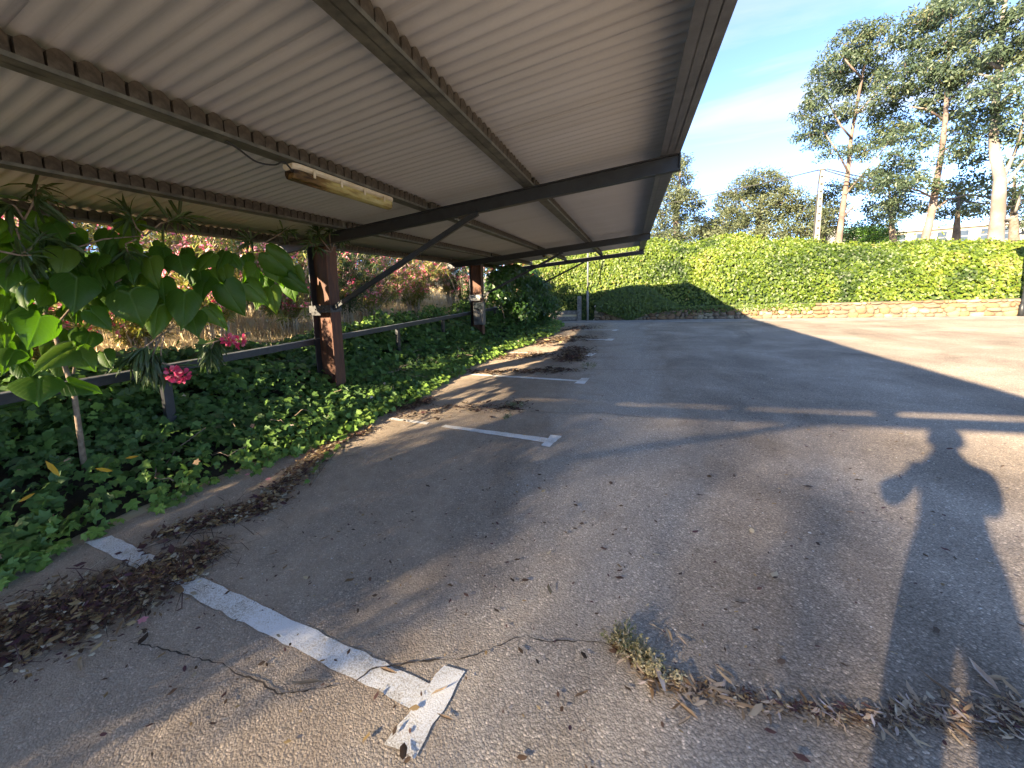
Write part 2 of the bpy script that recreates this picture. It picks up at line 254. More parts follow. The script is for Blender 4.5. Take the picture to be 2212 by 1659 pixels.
STONES = [stonemat('wall_stone_%d' % i, c) for i, c in enumerate([(0.40, 0.25, 0.13), (0.46, 0.33, 0.19), (0.36, 0.21, 0.12), (0.52, 0.43, 0.29), (0.42, 0.29, 0.20), (0.33, 0.24, 0.16)])]
def diffuser():
    m, t, b, o = new_mat('yellowed_diffuser'); tcn = N(t, 'ShaderNodeTexCoord'); P = tcn.outputs['Object']
    mp_ = N(t, 'ShaderNodeMapping'); mp_.inputs['Scale'].default_value = (6, 1.1, 6); t.links.new(P, mp_.inputs[0])
    n = noise(t, 3, 6, 0.6, mp_.outputs[0]); sp = N(t, 'ShaderNodeSeparateXYZ'); t.links.new(P, sp.inputs[0])
    mr = N(t, 'ShaderNodeMapRange', in_={1: -0.62, 2: -0.1, 3: -0.28, 4: 0.06}); t.links.new(sp.outputs[1], mr.inputs[0])
    su = N(t, 'ShaderNodeMath', operation='ADD'); t.links.new(n.outputs[0], su.inputs[0]); t.links.new(mr.outputs[0], su.inputs[1])
    r = ramp(t, [(0.2, (0.035, 0.018, 0.008)), (0.40, (0.22, 0.13, 0.04)), (0.55, (0.50, 0.42, 0.16)), (0.8, (0.66, 0.60, 0.34))], su.outputs[0])
    t.links.new(r.outputs[0], b.inputs['Base Color']); b.inputs['Roughness'].default_value = 0.25; b.inputs['Transmission Weight'].default_value = 0.25
    return m
M['diffuser'] = diffuser()

# ------------------------------------------------------------------ mesh helpers
def tag(o, label=None, cat=None, group=None, kind=None):
    if label: o['label'] = label
    if cat: o['category'] = cat
    if group: o['group'] = group
    if kind: o['kind'] = kind
    return o
def empty(name, loc=(0, 0, 0), rz=0.0):
    o = bpy.data.objects.new(name, None); col.objects.link(o); o.location = loc; o.rotation_euler = (0, 0, rz); o.empty_display_size = 0.2
    return o
def link(name, me, mat=None, parent=None):
    if mat is not None and not me.materials: me.materials.append(mat)
    o = bpy.data.objects.new(name, me); col.objects.link(o)
    if parent is not None:
        o.parent = parent
        o.matrix_parent_inverse = pinv(parent)
    return o
def pinv(p):
    m = Matrix.LocRotScale(p.location, p.rotation_euler, p.scale)
    if p.parent is not None: return (pworld(p)).inverted()
    return m.inverted()
def pworld(p):
    m = Matrix.LocRotScale(p.location, p.rotation_euler, p.scale)
    if p.parent is not None: return pworld(p.parent) @ p.matrix_parent_inverse @ m
    return m
def npmesh(name, V, loops, starts, totals, rnd=None, smooth=False):
    me = bpy.data.meshes.new(name); V = np.asarray(V, np.float32)
    me.vertices.add(len(V)); me.vertices.foreach_set('co', V.ravel())
    me.loops.add(len(loops)); me.loops.foreach_set('vertex_index', np.asarray(loops, np.int32))
    me.polygons.add(len(starts)); me.polygons.foreach_set('loop_start', np.asarray(starts, np.int32))
    try: me.polygons.foreach_set('loop_total', np.asarray(totals, np.int32))
    except Exception: pass
    if smooth: me.polygons.foreach_set('use_smooth', np.ones(len(starts), bool))
    if rnd is not None:
        a = me.attributes.new('rnd', 'FLOAT', 'POINT'); a.data.foreach_set('value', np.asarray(rnd, np.float32))
    me.update(calc_edges=True)
    return me
class MB:
    def __init__(s): s.v = []; s.f = []
    def add(s, vs, fs):
        n = len(s.v); s.v += [tuple(map(float, p)) for p in vs]; s.f += [tuple(i+n for i in q) for q in fs]; return s
    def box(s, c, d, rot=None):
        c = Vector(c); vs = []
        for x in (-.5, .5):
            for y in (-.5, .5):
                for z in (-.5, .5):
                    p = Vector((x*d[0], y*d[1], z*d[2]))
                    if rot is not None: p = rot @ p
                    vs.append(c+p)
        return s.add(vs, [(0, 1, 3, 2), (4, 6, 7, 5), (0, 4, 5, 1), (2, 3, 7, 6), (0, 2, 6, 4), (1, 5, 7, 3)])
    def bar(s, a, b, wd, ht, up=(0, 0, 1)):
        a = Vector(a); b = Vector(b); d = (b-a); L = d.length; d.normalize()
        sx = d.cross(Vector(up)).normalized(); uz = sx.cross(d).normalized()
        rot = Matrix((sx, d, uz)).transposed()
        return s.box((a+b)/2, (wd, L, ht), rot)
    def tube(s, pts, rad, n=8, cap=True):
        pts = [Vector(p) for p in pts]; rings = []
        prev = None
        for i, p in enumerate(pts):
            d = (pts[min(i+1, len(pts)-1)]-pts[max(i-1, 0)]).normalized()
            if prev is None: prev = d.orthogonal().normalized()
            sx = (prev-d*prev.dot(d)).normalized(); prev = sx; sy = d.cross(sx)
            r = rad[i] if hasattr(rad, '__len__') else rad
            rings.append([p+(sx*math.cos(2*math.pi*k/n)+sy*math.sin(2*math.pi*k/n))*r for k in range(n)])
        vs = [q for rg in rings for q in rg]; fs = []
        for i in range(len(rings)-1):
            for k in range(n):
                fs.append((i*n+k, i*n+(k+1) % n, (i+1)*n+(k+1) % n, (i+1)*n+k))
        if cap: fs += [tuple(range(n-1, -1, -1)), tuple((len(rings)-1)*n+k for k in range(n))]
        return s.add(vs, fs)
    def prism(s, poly, z0, z1):
        n = len(poly); vs = [(p[0], p[1], z0) for p in poly]+[(p[0], p[1], z1) for p in poly]
        return s.add(vs, [tuple(range(n-1, -1, -1)), tuple(range(n, 2*n))]+[(i, (i+1) % n, n+(i+1) % n, n+i) for i in range(n)])
    def build(s, name, mat, parent=None, smooth=False, bevel=0.0):
        me = bpy.data.meshes.new(name); me.from_pydata(s.v, [], s.f); me.update()
        if smooth: me.polygons.foreach_set('use_smooth', [True]*len(me.polygons))
        o = link(name, me, mat, parent)
        if bevel:
            m = o.modifiers.new('bevel', 'BEVEL'); m.width = bevel; m.segments = 1; m.limit_method = 'ANGLE'
        return o
# leaf templates: x across, y along, z up ; unit length
def T_fold(wd=0.5, droop=0.12, fold=0.10):
    V = np.array([(0, 0, 0), (wd/2, .45, fold), (0, .5, 0), (-wd/2, .45, fold), (0, 1, -droop)])
    return V, [(0, 1, 2), (0, 2, 3), (1, 4, 2), (2, 4, 3)]
def T_quad(wd=0.6, fold=0.08):
    return np.array([(0, 0, 0), (wd/2, .5, fold), (0, 1, -.06), (-wd/2, .5, fold)]), [(0, 1, 2), (0, 2, 3)]
def T_lance(wd=0.16, droop=0.22):
    V = np.array([(0, 0, 0), (wd*.42, .33, .02), (0, .35, -.015), (-wd*.42, .33, .02), (wd*.38, .68, -.05), (0, .69, -.08), (-wd*.38, .68, -.05), (0, 1, -droop)])
    return V, [(0, 1, 2), (0, 2, 3), (1, 4, 5, 2), (2, 5, 6, 3), (4, 7, 5), (5, 7, 6)]
def T_ivy():
    o = [(0, .05, .0), (.22, -.06, .0), (.48, .10, -.05), (.36, .34, .03), (.50, .60, -.06), (.22, .62, .03), (0, 1.0, -.08), (-.22, .62, .03), (-.50, .60, -.06), (-.36, .34, .03), (-.48, .10, -.05), (-.22, -.06, 0)]
    V = np.array(o+[(0, .38, -.02)]); n = len(o)
    return V, [(n, i, (i+1) % n) for i in range(n)]
def T_heart(q=0):
    rs = np.random.default_rng(100+q); cu = rs.uniform(.6, 2.4); dr = rs.uniform(.10, .55); tw = rs.uniform(-.25, .25); ph = rs.uniform(0, 6)
    half = [(0, .0), (.16, -.10), (.36, -.06), (.47, .12), (.46, .32), (.36, .54), (.20, .78), (.07, .94)]
    rows = []
    V = []; F = []
    mid = [(0, .0), (0, .05), (0, .12), (0, .22), (0, .36), (0, .55), (0, .78), (0, .94)]
    for sgn in (1, -1):
        b = len(V)
        for (x, y) in half: V.append((sgn*x*(1+.05*math.sin(7*y+ph+sgn)), y+.02*math.sin(11*x+ph*2), -.16*x*x*2.2*cu-dr*max(0, y-.3)**2+.035*math.sin(8*y+ph+sgn)+tw*sgn*x*.6))
        for (x, y) in half: V.append((sgn*x*.5, y*.97+.02, .035*math.sin(x*3)-dr*max(0, y-.3)**2+tw*sgn*x*.3-.02*cu*x))
        for (x, y) in mid: V.append((0, y, -.03-dr*max(0, y-.3)**2))
        tip = len(V); V.append((.03*math.sin(ph), 1.06, -.03-dr*.62))
        n = len(half)
        for i in range(n-1):
            q = [b+i, b+i+1, b+n+i+1, b+n+i]; q2 = [b+n+i, b+n+i+1, b+2*n+i+1, b+2*n+i]
            if sgn < 0: q.reverse(); q2.reverse()
            F += [tuple(q), tuple(q2)]
        q = [b+n-1, tip, b+2*n-1]; q2 = [b+2*n-1, tip, b+3*n-1]
        if sgn < 0: q.reverse(); q2.reverse()
        F += [tuple(q), tuple(q2)]
    return np.array(V), F
def frames(Y, Z):
    """rotation matrices with columns x,y,z from along-leaf Y and normal Z (arrays)"""
    Y = Y/np.linalg.norm(Y, axis=1, keepdims=True); X = np.cross(Y, Z); X /= np.linalg.norm(X, axis=1, keepdims=True)+1e-9
    Z = np.cross(X, Y); return np.stack([X, Y, Z], axis=2)
def scatter(name, tpl, pos, R, sc, rnd, mat, parent=None, smooth=False):
    TV, TF = tpl; n = len(pos); sc = np.broadcast_to(np.asarray(sc, float), (n,))
    V = np.einsum('nij,kj->nki', R, TV)*sc[:, None, None]+np.asarray(pos)[:, None, :]
    k = len(TV); tot = np.array([len(f) for f in TF]); lp = np.concatenate([np.array(f) for f in TF])
    loops = (lp[None, :]+(np.arange(n)*k)[:, None]).ravel(); totals = np.tile(tot, n); starts = np.concatenate([[0], np.cumsum(totals)[:-1]])
    me = npmesh(name, V.reshape(-1, 3), loops, starts, totals, np.repeat(rnd, k), smooth)
    return link(name, me, mat, parent)
def join_leaf(parts):
    pass
def rvec(n):
    v = rng.normal(size=(n, 3)); return v/np.linalg.norm(v, axis=1, keepdims=True)
def fbm(x, y, seed=0, oct=4):
    """cheap smooth value noise on arrays"""
    x = np.asarray(x, float); y = np.asarray(y, float); out = 0; amp = 1; tot = 0
    for o in range(oct):
        xi = np.floor(x).astype(int); yi = np.floor(y).astype(int); fx = x-xi; fy = y-yi
        fx = fx*fx*(3-2*fx); fy = fy*fy*(3-2*fy)
        def hsh(a, b):
            h = np.sin(a*127.1+b*311.7+seed*74.7+o*19.19)*43758.5453; return h-np.floor(h)
        v = (hsh(xi, yi)*(1-fx)+hsh(xi+1, yi)*fx)*(1-fy)+(hsh(xi, yi+1)*(1-fx)+hsh(xi+1, yi+1)*fx)*fy
        out = out+amp*v; tot += amp; amp *= .5; x = x*2.03+5.2; y = y*2.03+1.3
    return out/tot
def grid(name, xs, ys, zf, mat, kind='structure', smooth=True):
    X, Y = np.meshgrid(xs, ys, indexing='ij'); Z = zf(X, Y); V = np.stack([X, Y, Z], -1).reshape(-1, 3)
    a, b = len(xs), len(ys); I = np.arange(a*b).reshape(a, b)
    F = np.stack([I[:-1, :-1], I[1:, :-1], I[1:, 1:], I[:-1, 1:]], -1).reshape(-1)
    n = (a-1)*(b-1)
    me = npmesh(name, V, F, np.arange(n)*4, np.full(n, 4), None, smooth)
    o = link(name, me, mat); tag(o, kind=kind); return o

# ------------------------------------------------------------------ the ground
IVE = ([-12, -3, 0.0, 0.6, 1.1, 1.7, 2.1, 2.9, 3.65, 5, 6.6, 9.5, 12.75, 14.5, 16.5], [-3.0, -2.95, -2.95, -2.95, -3.02, -3.03, -2.95, -2.75, -2.55, -2.62, -2.74, -2.46, -2.12, -2.2, -2.5])
def ivy_edge(y): return np.interp(y, *IVE)
def zbank(x, y):
    z = np.interp(-np.asarray(x, float), [2.2, 2.9, 3.3, 3.9, 4.4, 5.0, 6.0, 8.0, 10.0, 13.0, 18.0, 40, 90], [-0.04, -0.02, 0.03, 0.16, 0.30, 0.50, 0.72, 1.15, 1.75, 2.6, 3.5, 4.0, 4.0])
    return z+(fbm(np.asarray(x)*.8, np.asarray(y)*.8, 3)-.5)*np.clip((-np.asarray(x)-3)/4, 0, 1)*.35
MB().add([(-600, -600, -.06), (600, -600, -.06), (600, 900, -.06), (-600, 900, -.06)], [(0, 1, 2, 3)]).build('ground', M['field'])['kind'] = 'structure'
ap = MB(); ap.add([(-3.4, -30, 0), (45, -30, 0), (45, 17.75, 0), (-3.4, 17.75, 0)], [(0, 1, 2, 3)])
tag(ap.build('parking_lot', M['asphalt']), kind='structure')
# bank behind the railing (starts under the ivy edge)
tag(grid('bank', -np.concatenate([np.linspace(2.6, 6, 24), np.linspace(6.3, 14, 26), np.linspace(15, 90, 16)]), np.linspace(-30, 60, 120), zbank, M['field']), kind='structure')
MB().add([(-90, -30, -.03), (-3.38, -30, -.03), (-3.38, 60, -.03), (-90, 60, -.03)], [(0, 1, 2, 3)])
# soil sheet under the ivy
xs = np.linspace(0, 1, 14); ys = np.linspace(-10, 17.2, 90)
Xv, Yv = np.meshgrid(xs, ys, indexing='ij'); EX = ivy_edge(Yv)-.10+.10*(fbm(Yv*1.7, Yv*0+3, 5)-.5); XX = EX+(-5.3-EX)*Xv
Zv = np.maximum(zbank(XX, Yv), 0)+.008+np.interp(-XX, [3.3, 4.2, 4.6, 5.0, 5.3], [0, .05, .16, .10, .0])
I = np.arange(Xv.size).reshape(Xv.shape); Fq = np.stack([I[:-1, :-1], I[:-1, 1:], I[1:, 1:], I[1:, :-1]], -1).reshape(-1); nq = len(Fq)//4
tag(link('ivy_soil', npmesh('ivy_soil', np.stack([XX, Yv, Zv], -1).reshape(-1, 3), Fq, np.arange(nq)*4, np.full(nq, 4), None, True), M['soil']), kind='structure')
# concrete apron along the stone wall
ax_ = np.linspace(-3.2, 30, 60); apv = []; 
edge = 16.45+.28*(fbm(ax_*.9, ax_*0, 8)-.5)+np.where(ax_ > 6, -.0, 0)
mb = MB(); n = len(ax_)
mb.add([(x, e, .004) for x, e in zip(ax_, edge)]+[(x, 17.7, .004) for x in ax_], [(i, i+1, n+i+1, n+i) for i in range(n-1)])
tag(mb.build('concrete_apron', M['apron']), kind='structure')

# painted bay marks: stem and short bar, edges a little ragged
def rag(poly, j=0.006, step=0.05):
    out = []
    for i, p in enumerate(poly):
        q = poly[(i+1) % len(poly)]; L = math.dist(p, q); k = max(1, int(L/step))
        for a in range(k):
            t_ = a/k; out.append((p[0]+(q[0]-p[0])*t_+random.uniform(-j, j), p[1]+(q[1]-p[1])*t_+random.uniform(-j, j)))
    return out
bays = []
def bay(ident, polys):
    mb = MB()
    for i, pl in enumerate(polys):
        pl = rag(pl); mb.add([(x, y, .0045+.0012*i) for x, y in pl], [tuple(range(len(pl)))])
    o = mb.build('bay_marking', M['paint']); tag(o, ident, 'road marking', 'white T marks between the parking bays', 'structure'); bays.append(o)
bay('white T mark nearest the camera at the bottom of the picture', [[(-.655, 1.00), (-.645, 1.105), (-1.70, 1.107), (-2.20, 1.105), (-2.35, 1.103), (-2.95, 1.102), (-3.03, .998), (-2.30, .997), (-2.1, .999), (-1.6, .997)], [(-.685, .868), (-.582, .871), (-.540, 1.199), (-.630, 1.193)]])
bay('second nearest white T mark on the asphalt', [[(-.70, 3.60), (-.69, 3.72), (-1.80, 3.735), (-1.82, 3.66)], [(-.713, 3.516), (-.640, 3.505), (-.575, 3.812), (-.682, 3.815)], [(-2.0, 3.67), (-2.0, 3.74), (-2.5, 3.76), (-2.52, 3.69)]])
bay('third nearest white T mark beside leaf litter', [[(-.68, 6.20), (-.68, 6.30), (-1.75, 6.33), (-2.6, 6.33), (-2.6, 6.24)], [(-.74, 6.06), (-.60, 6.06), (-.555, 6.46), (-.67, 6.46)]])
bay('fourth white T mark with only its bar clear', [[(-.75, 8.72), (-.75, 8.80), (-1.0, 8.80), (-1.0, 8.72)], [(-1.45, 8.73), (-1.45, 8.80), (-2.5, 8.81), (-2.5, 8.74)], [(-.90, 8.52), (-.72, 8.52), (-.63, 8.95), (-.78, 8.95)]])
bay('fifth white T mark towards the far hedge', [[(-.50, 11.24), (-.50, 11.36), (-1.50, 11.36), (-1.50, 11.26)], [(-.60, 11.08), (-.42, 11.08), (-.37, 11.48), (-.53, 11.48)]])
bay('farthest white T mark near the stone wall', [[(-.45, 13.70), (-.45, 13.80), (-2.0, 13.80), (-2.0, 13.72)], [(-.53, 13.5), (-.40, 13.5), (-.33, 13.88), (-.46, 13.88)]])

# cracks
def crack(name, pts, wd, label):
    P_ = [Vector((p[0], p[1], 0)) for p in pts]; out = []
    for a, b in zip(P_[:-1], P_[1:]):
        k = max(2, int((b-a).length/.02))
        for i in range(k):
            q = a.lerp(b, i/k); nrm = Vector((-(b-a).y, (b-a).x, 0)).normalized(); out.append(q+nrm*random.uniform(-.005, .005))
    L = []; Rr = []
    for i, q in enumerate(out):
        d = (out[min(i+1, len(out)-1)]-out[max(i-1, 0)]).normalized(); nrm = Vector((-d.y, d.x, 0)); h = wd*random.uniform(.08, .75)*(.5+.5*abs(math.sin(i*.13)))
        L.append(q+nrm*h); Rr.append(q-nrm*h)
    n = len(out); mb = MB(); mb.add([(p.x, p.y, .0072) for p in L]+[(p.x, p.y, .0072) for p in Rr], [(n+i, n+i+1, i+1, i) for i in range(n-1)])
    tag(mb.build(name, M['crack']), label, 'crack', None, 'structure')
CR = [(280, 1390), (330, 1400), (430, 1425), (480, 1438), (510, 1455), (560, 1475), (600, 1500), (660, 1495), (760, 1478), (800, 1450), (850, 1440), (890, 1434), (940, 1430), (1000, 1425), (1060, 1405), (1110, 1382), (1140, 1378), (1180, 1388), (1250, 1388), (1310, 1392), (1350, 1415)]
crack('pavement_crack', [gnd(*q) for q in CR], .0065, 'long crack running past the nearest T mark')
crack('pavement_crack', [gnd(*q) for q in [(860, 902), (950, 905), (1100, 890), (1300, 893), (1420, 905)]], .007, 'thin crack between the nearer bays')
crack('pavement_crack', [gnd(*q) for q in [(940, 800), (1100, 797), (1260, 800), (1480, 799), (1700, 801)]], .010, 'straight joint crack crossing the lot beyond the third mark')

# ------------------------------------------------------------------ carport
RY = [-1.45, 4.1, 10.0, 14.8]                 # frames along the lot
PX = -3.70                                   # column centre line
def zr(x): return 2.385+.060*(x-.32)         # underside of the rafters
RH = .14; PUH = .105
SLOPE = math.atan(.060)
carport = empty('carport', (PX, 4.1, 0))
tag(carport, 'long open carport with corrugated roof, black rafters and rust brown columns', 'carport')
for y in RY:
    gz = float(zbank(PX, y))-.12
    mb = MB(); top = zr(PX)-.012
    mb.box((PX, y, (gz+top)/2), (.30, .012, top-gz)); mb.box((PX+.158, y, (gz+top)/2), (.016, .20, top-gz))
    post = mb.build('post', M['rust'], carport, bevel=.002)
    mb = MB(); mb.box((PX-.158, y, (gz+top)/2), (.016, .20, top-gz)); fl = mb.build('rear_flange', M['black'], post, bevel=.002)
    fl['label'] = 'black painted rear flange of the column'
    mb = MB(); mb.box((PX, y, top+.006), (.36, .22, .012)); mb.build('cap_plate', M['black'], post)
    # clamp for the brace
    mb = MB(); mb.box((PX-.02, y-.109, 1.31), (.36, .010, .10)); mb.box((PX+.172, y, 1.31), (.010, .225, .10)); mb.box((PX-.08, y-.110, 1.25), (.16, .012, .05)); mb.build('clamp', M['clampp'], post, bevel=.002)
    for bx_ in (-.09, .05):
        m2 = MB(); m2.tube([(PX+bx_, y-.112, 1.31), (PX+bx_, y-.128, 1.31)], .013, 6); m2.build('bolt', M['clampp'], post)
    m2 = MB(); m2.tube([(PX+.04, y-.006, .38), (PX+.04, y-.026, .38)], .022, 6); m2.build('bolt', M['rust'], post)
    # rafter, an I section
    a, b = -4.55, .345
    mb = MB(); za, zb = zr(a), zr(b)
    mb.bar((a, y, za+RH/2), (b, y, zb+RH/2), .010, RH-.02)
    mb.bar((a, y, za+.006), (b, y, zb+.006), .075, .012); mb.bar((a, y, za+RH-.006), (b, y, zb+RH-.006), .075, .012)
    mb.box((b+.004, y, zb+RH/2), (.008, .08, RH))
    mb.build('rafter', M['black'], carport)
    bx1 = -1.47
    mb = MB(); mb.bar((PX+.13, y-.03, 1.30), (bx1, y-.03, zr(bx1)-.004), .05, .06); mb.build('brace', M['black'], carport, bevel=.004)
    mb = MB(); mb.box((bx1+.02, y-.03, zr(bx1)-.004), (.22, .07, .008), Matrix.Rotation(-SLOPE, 3, 'Y')); mb.build('brace_plate', M['black'], carport)
PUX = [.25, -.93, -2.10, -3.30, -4.43]
Y0R, Y1R = -1.56, 14.86
PITCH = .095
blocks = []
ZP = lambda x: zr(x)+RH
for i, x in enumerate(PUX):
    z = ZP(x)+.001; mb = MB()
    mb.box((x, (Y0R+Y1R)/2, z+.0525), (.006, Y1R-Y0R, .105)); mb.box((x+.026, (Y0R+Y1R)/2, z+.003), (.052, Y1R-Y0R, .006))
    mb.box((x-.026, (Y0R+Y1R)/2, z+.003), (.044, Y1R-Y0R, .006)); mb.box((x+.052, (Y0R+Y1R)/2, z+.010), (.006, Y1R-Y0R, .020))
    pu = mb.build('purlin', M['purlin' if i else 'flange'], carport)
    if i == 0:
        mb = MB(); mb.box((x+.098, (Y0R+Y1R)/2, z+.055), (.006, Y1R-Y0R, .10)); mb.box((x+.076, (Y0R+Y1R)/2, z+.0025), (.046, Y1R-Y0R, .005)); fa = mb.build('fascia', M['flange'], carport); fa['label'] = 'plain grey edge beam along the high side of the roof'
    else:
        ny = int((Y1R-Y0R)/PITCH)
        for k in range(ny):
            y = Y0R+(k+.5)*PITCH
            if any(abs(y-q) < .05 for q in RY): continue
            blocks.append((x, y, z, pu))
# filler blocks: one under each corrugation, arched on top
def block_mesh():
    mb = MB(); n = 6; prof = [(-.041, .008)]+[(-.041+.082*i/n, .088+.024*math.sin(math.pi*i/n)) for i in range(n+1)]+[(.041, .008)]
    m = len(prof); vs = [(0.008, y, z) for y, z in prof]+[(.040, y, z) for y, z in prof]
    mb.add(vs, [tuple(range(m)), tuple(range(2*m-1, m-1, -1))]+[(i, m+i, m+(i+1) % m, (i+1) % m) for i in range(m)])
    me = bpy.data.meshes.new('filler_block'); me.from_pydata(mb.v, [], mb.f); me.materials.append(M['filler']); me.update(); return me
def inview(p):
    d = np.asarray(p, float)-CAM; z = d@fwd
    if z < .1: return None
    return (PPX+FPX*(d@rgt)/z, PPY-FPX*(d@upv)/z, z)
bm_ = block_mesh(); seen = []; rest = []
for b in blocks:
    v = inview(b[:3])
    if v and -20 < v[0] < PW+20 and -20 < v[1] < PH: seen.append((v[2], b))
    else: rest.append(b)
seen.sort(key=lambda q: q[0]); near = [b for _, b in seen[:300]]; rest += [b for _, b in seen[300:]]
for (x, y, z, pu) in near:
    o = link('filler_block', bm_, None, pu); o.location = (x, y+random.uniform(-.004, .004), z+random.uniform(-.004, .001)); o.rotation_euler = (random.uniform(-.02, .02), 0, random.uniform(-.03, .03))
for pu in {id(b[3]): b[3] for b in rest}.values():
    mb = MB(); bv = [tuple(v.co) for v in bm_.vertices]; bf = [tuple(p.vertices) for p in bm_.polygons]
    for (x, y, z, q) in rest:
        if q is pu: mb.add([(v[0]+x, v[1]+y, v[2]+z) for v in bv], bf)
    o = mb.build('filler_blocks', M['filler'], pu); o['kind'] = 'stuff'
# corrugated sheets, nine corrugations each, lapped
def sheet_mesh(nc):
    seg = 8; L = 4.94; th = .0012; V = []; F = []
    m = nc*seg+1
    for zz in (0, th):
        for xx in (0, 1.245, 2.49, 3.735, L):
            for k in range(m):
                V.append((xx, k*PITCH/seg, .0085*math.cos(2*math.pi*k/seg)+zz))
    nx = 5; off = nx*m
    for a in range(nx-1):
        for k in range(m-1):
            i = a*m+k; F.append((i, i+1, i+m+1, i+m)); F.append((off+i, off+i+m, off+i+m+1, off+i+1))
    for k in range(m-1):
        F.append((k, off+k, off+k+1, k+1)); i = (nx-1)*m+k; F.append((i, i+1, off+i+1, off+i))
    for a in range(nx-1):
        i = a*m; F.append((i, i+m, off+i+m, off+i)); i = a*m+m-1; F.append((i, off+i, off+i+m, i+m))
    me = bpy.data.meshes.new('roof_sheet'); me.from_pydata(V, [], F); me.materials.append(M['sheet']); me.polygons.foreach_set('use_smooth', [True]*len(F)); me.update(); return me
NC = 9; sm = sheet_mesh(NC); y = Y0R-.09; k = 0
while y < Y1R-.72:
    o = link('roof_sheet', sm, None, carport); x0 = -4.56+random.uniform(-.02, .02)
    o.location = (x0, y, ZP(x0)+PUH+.0125+.0016*(k % 2)); o.rotation_euler = (0, -SLOPE, 0); y += PITCH*(NC-1); k += 1
# a loose cable under the second beam, feeding the lamp
def cable(name, pts, rad, label, cat='cable'):
    P_ = [Vector(p) for p in pts]; mb = MB(); out = []
    for i in range(len(P_)-1):
        p0 = P_[max(i-1, 0)]; p1 = P_[i]; p2 = P_[i+1]; p3 = P_[min(i+2, len(P_)-1)]
        for s_ in range(6):
            t_ = s_/6; out.append(.5*((2*p1)+(p2-p0)*t_+(2*p0-5*p1+4*p2-p3)*t_*t_+(3*p1-p0-3*p2+p3)*t_**3))
    out.append(P_[-1]); mb.tube(out, rad, 6); return tag(mb.build(name, M['cable'], smooth=True), label, cat)
xl = -2.10
zpl = ZP(xl)
cable('lamp_cable', [(xl+.01, 1.60, zpl-.006), (xl+.03, 1.66, zpl-.035), (xl+.03, 1.78, zpl-.075), (xl+.03, 1.92, zpl-.060), (xl+.03, 2.0, zpl-.02), (xl+.03, 2.05, zpl-.04), (xl+.01, 2.10, zpl-.065)], .006, 'black cable hanging in a loop beside the near tube lamp')
def tube_lamp(loc, label):
    e = empty('tube_lamp', loc); tag(e, label, 'lamp', 'fluorescent lamps under the carport roof')
    def prof(wt, z0, z1, L, r=.03):
        mb = MB(); n = 8; st = []
        for yy, k in ((-L/2, .72), (-L/2+.03, .93), (-L/2+.06, 1), (L/2-.06, 1), (L/2-.03, .93), (L/2, .72)):
            st.append([(loc[0]+s_*wt*k/2, loc[1]+yy, loc[2]+zz) for s_, zz in ((-1, z1), (1, z1), (1, z0+(z1-z0)*.5), (.72, z0+(z1-z0)*.12), (.3, z0), (-.3, z0), (-.72, z0+(z1-z0)*.12), (-1, z0+(z1-z0)*.5))])
        vs = [p for s_ in st for p in s_]; fs = [tuple(range(7, -1, -1)), tuple(range(40, 48))]
        for i in range(5):
            for k in range(8): fs.append((i*8+k, i*8+(k+1) % 8, (i+1)*8+(k+1) % 8, (i+1)*8+k))
        mb.add(vs, fs); return mb
    b_ = prof(.13, -.045, -.004, 1.27).build('housing', M['lamp_body'], e, bevel=.003)
    d_ = prof(.118, -.105, -.0452, 1.25).build('diffuser', M['diffuser'], e)
    d_.data.transform(Matrix.Translation((-loc[0], -loc[1], -loc[2]))); d_.matrix_parent_inverse = Matrix()
    for yy in (-.45, -.15, .15, .45):
        for sx in (-1, 1):
            mb = MB(); mb.box((loc[0]+sx*.067, loc[1]+yy, loc[2]-.045), (.008, .022, .05)); mb.build('clip', M['lamp_body'], e, bevel=.002)
    return e
tube_lamp((xl-.01, 2.71, zpl), 'yellowed fluorescent tube lamp with brown stains under the near roof bay')
tube_lamp((xl-.01, 11.6, zpl), 'small distant tube lamp under the far roof bay')

# ------------------------------------------------------------------ railing
RX = PX-.195
rail = empty('railing', (RX, 4.1, 0)); tag(rail, 'low dark metal railing running through the ivy between the columns', 'railing')
ends = [-6.5]+RY
for a, b in zip(ends[:-1], ends[1:]):
    mb = MB(); mb.box((RX, (a+b)/2, .86), (.05, b-a-.024, .075)); r = mb.build('rail_bar', M['rail'], rail, bevel=.003)
    mb = MB(); mb.box((RX+.012, (a+b)/2, .9035), (.085, b-a-.024, .006)); mb.build('top_flat', M['steel'], r)
for y in (-4.2, .1, 2.05, 6.2, 8.2, 12.1, 14.1):
    z0 = float(zbank(RX, y))-.1; mb = MB(); mb.box((RX+.002, y, (z0+.82)/2), (.058, .085, .82-z0)); mb.build('rail_post', M['black'], rail, bevel=.003)
# electric box on the second column
eb = empty('meter_box', (PX+.11, RY[1]+5.9-.215, .5)); tag(eb, 'grey plastic electrical box strapped to the second rusty column', 'box')
bx0 = PX+.13; by = RY[2]-.20
mb = MB(); mb.box((bx0, by, .86), (.29, .16, .60)); mb.build('casing', M['boxgrey'], eb, bevel=.012)
mb = MB(); mb.box((bx0, by-.085, 1.055), (.25, .012, .18)); mb.build('window', M['glass'], eb, bevel=.004)
mb = MB(); mb.box((bx0, by-.086, .75), (.26, .012, .36)); mb.build('door', M['boxgrey'], eb, bevel=.004)
mb = MB(); mb.box((bx0+.09, by-.095, .93), (.03, .012, .06)); mb.build('latch', M['plate'], eb)
mb = MB(); mb.box((PX-.02, RY[2]-.116, 1.27), (.30, .004, .15)); tag(mb.build('notice_plate', M['plate']), 'blank white plate above the grey box on the second column', 'plate')

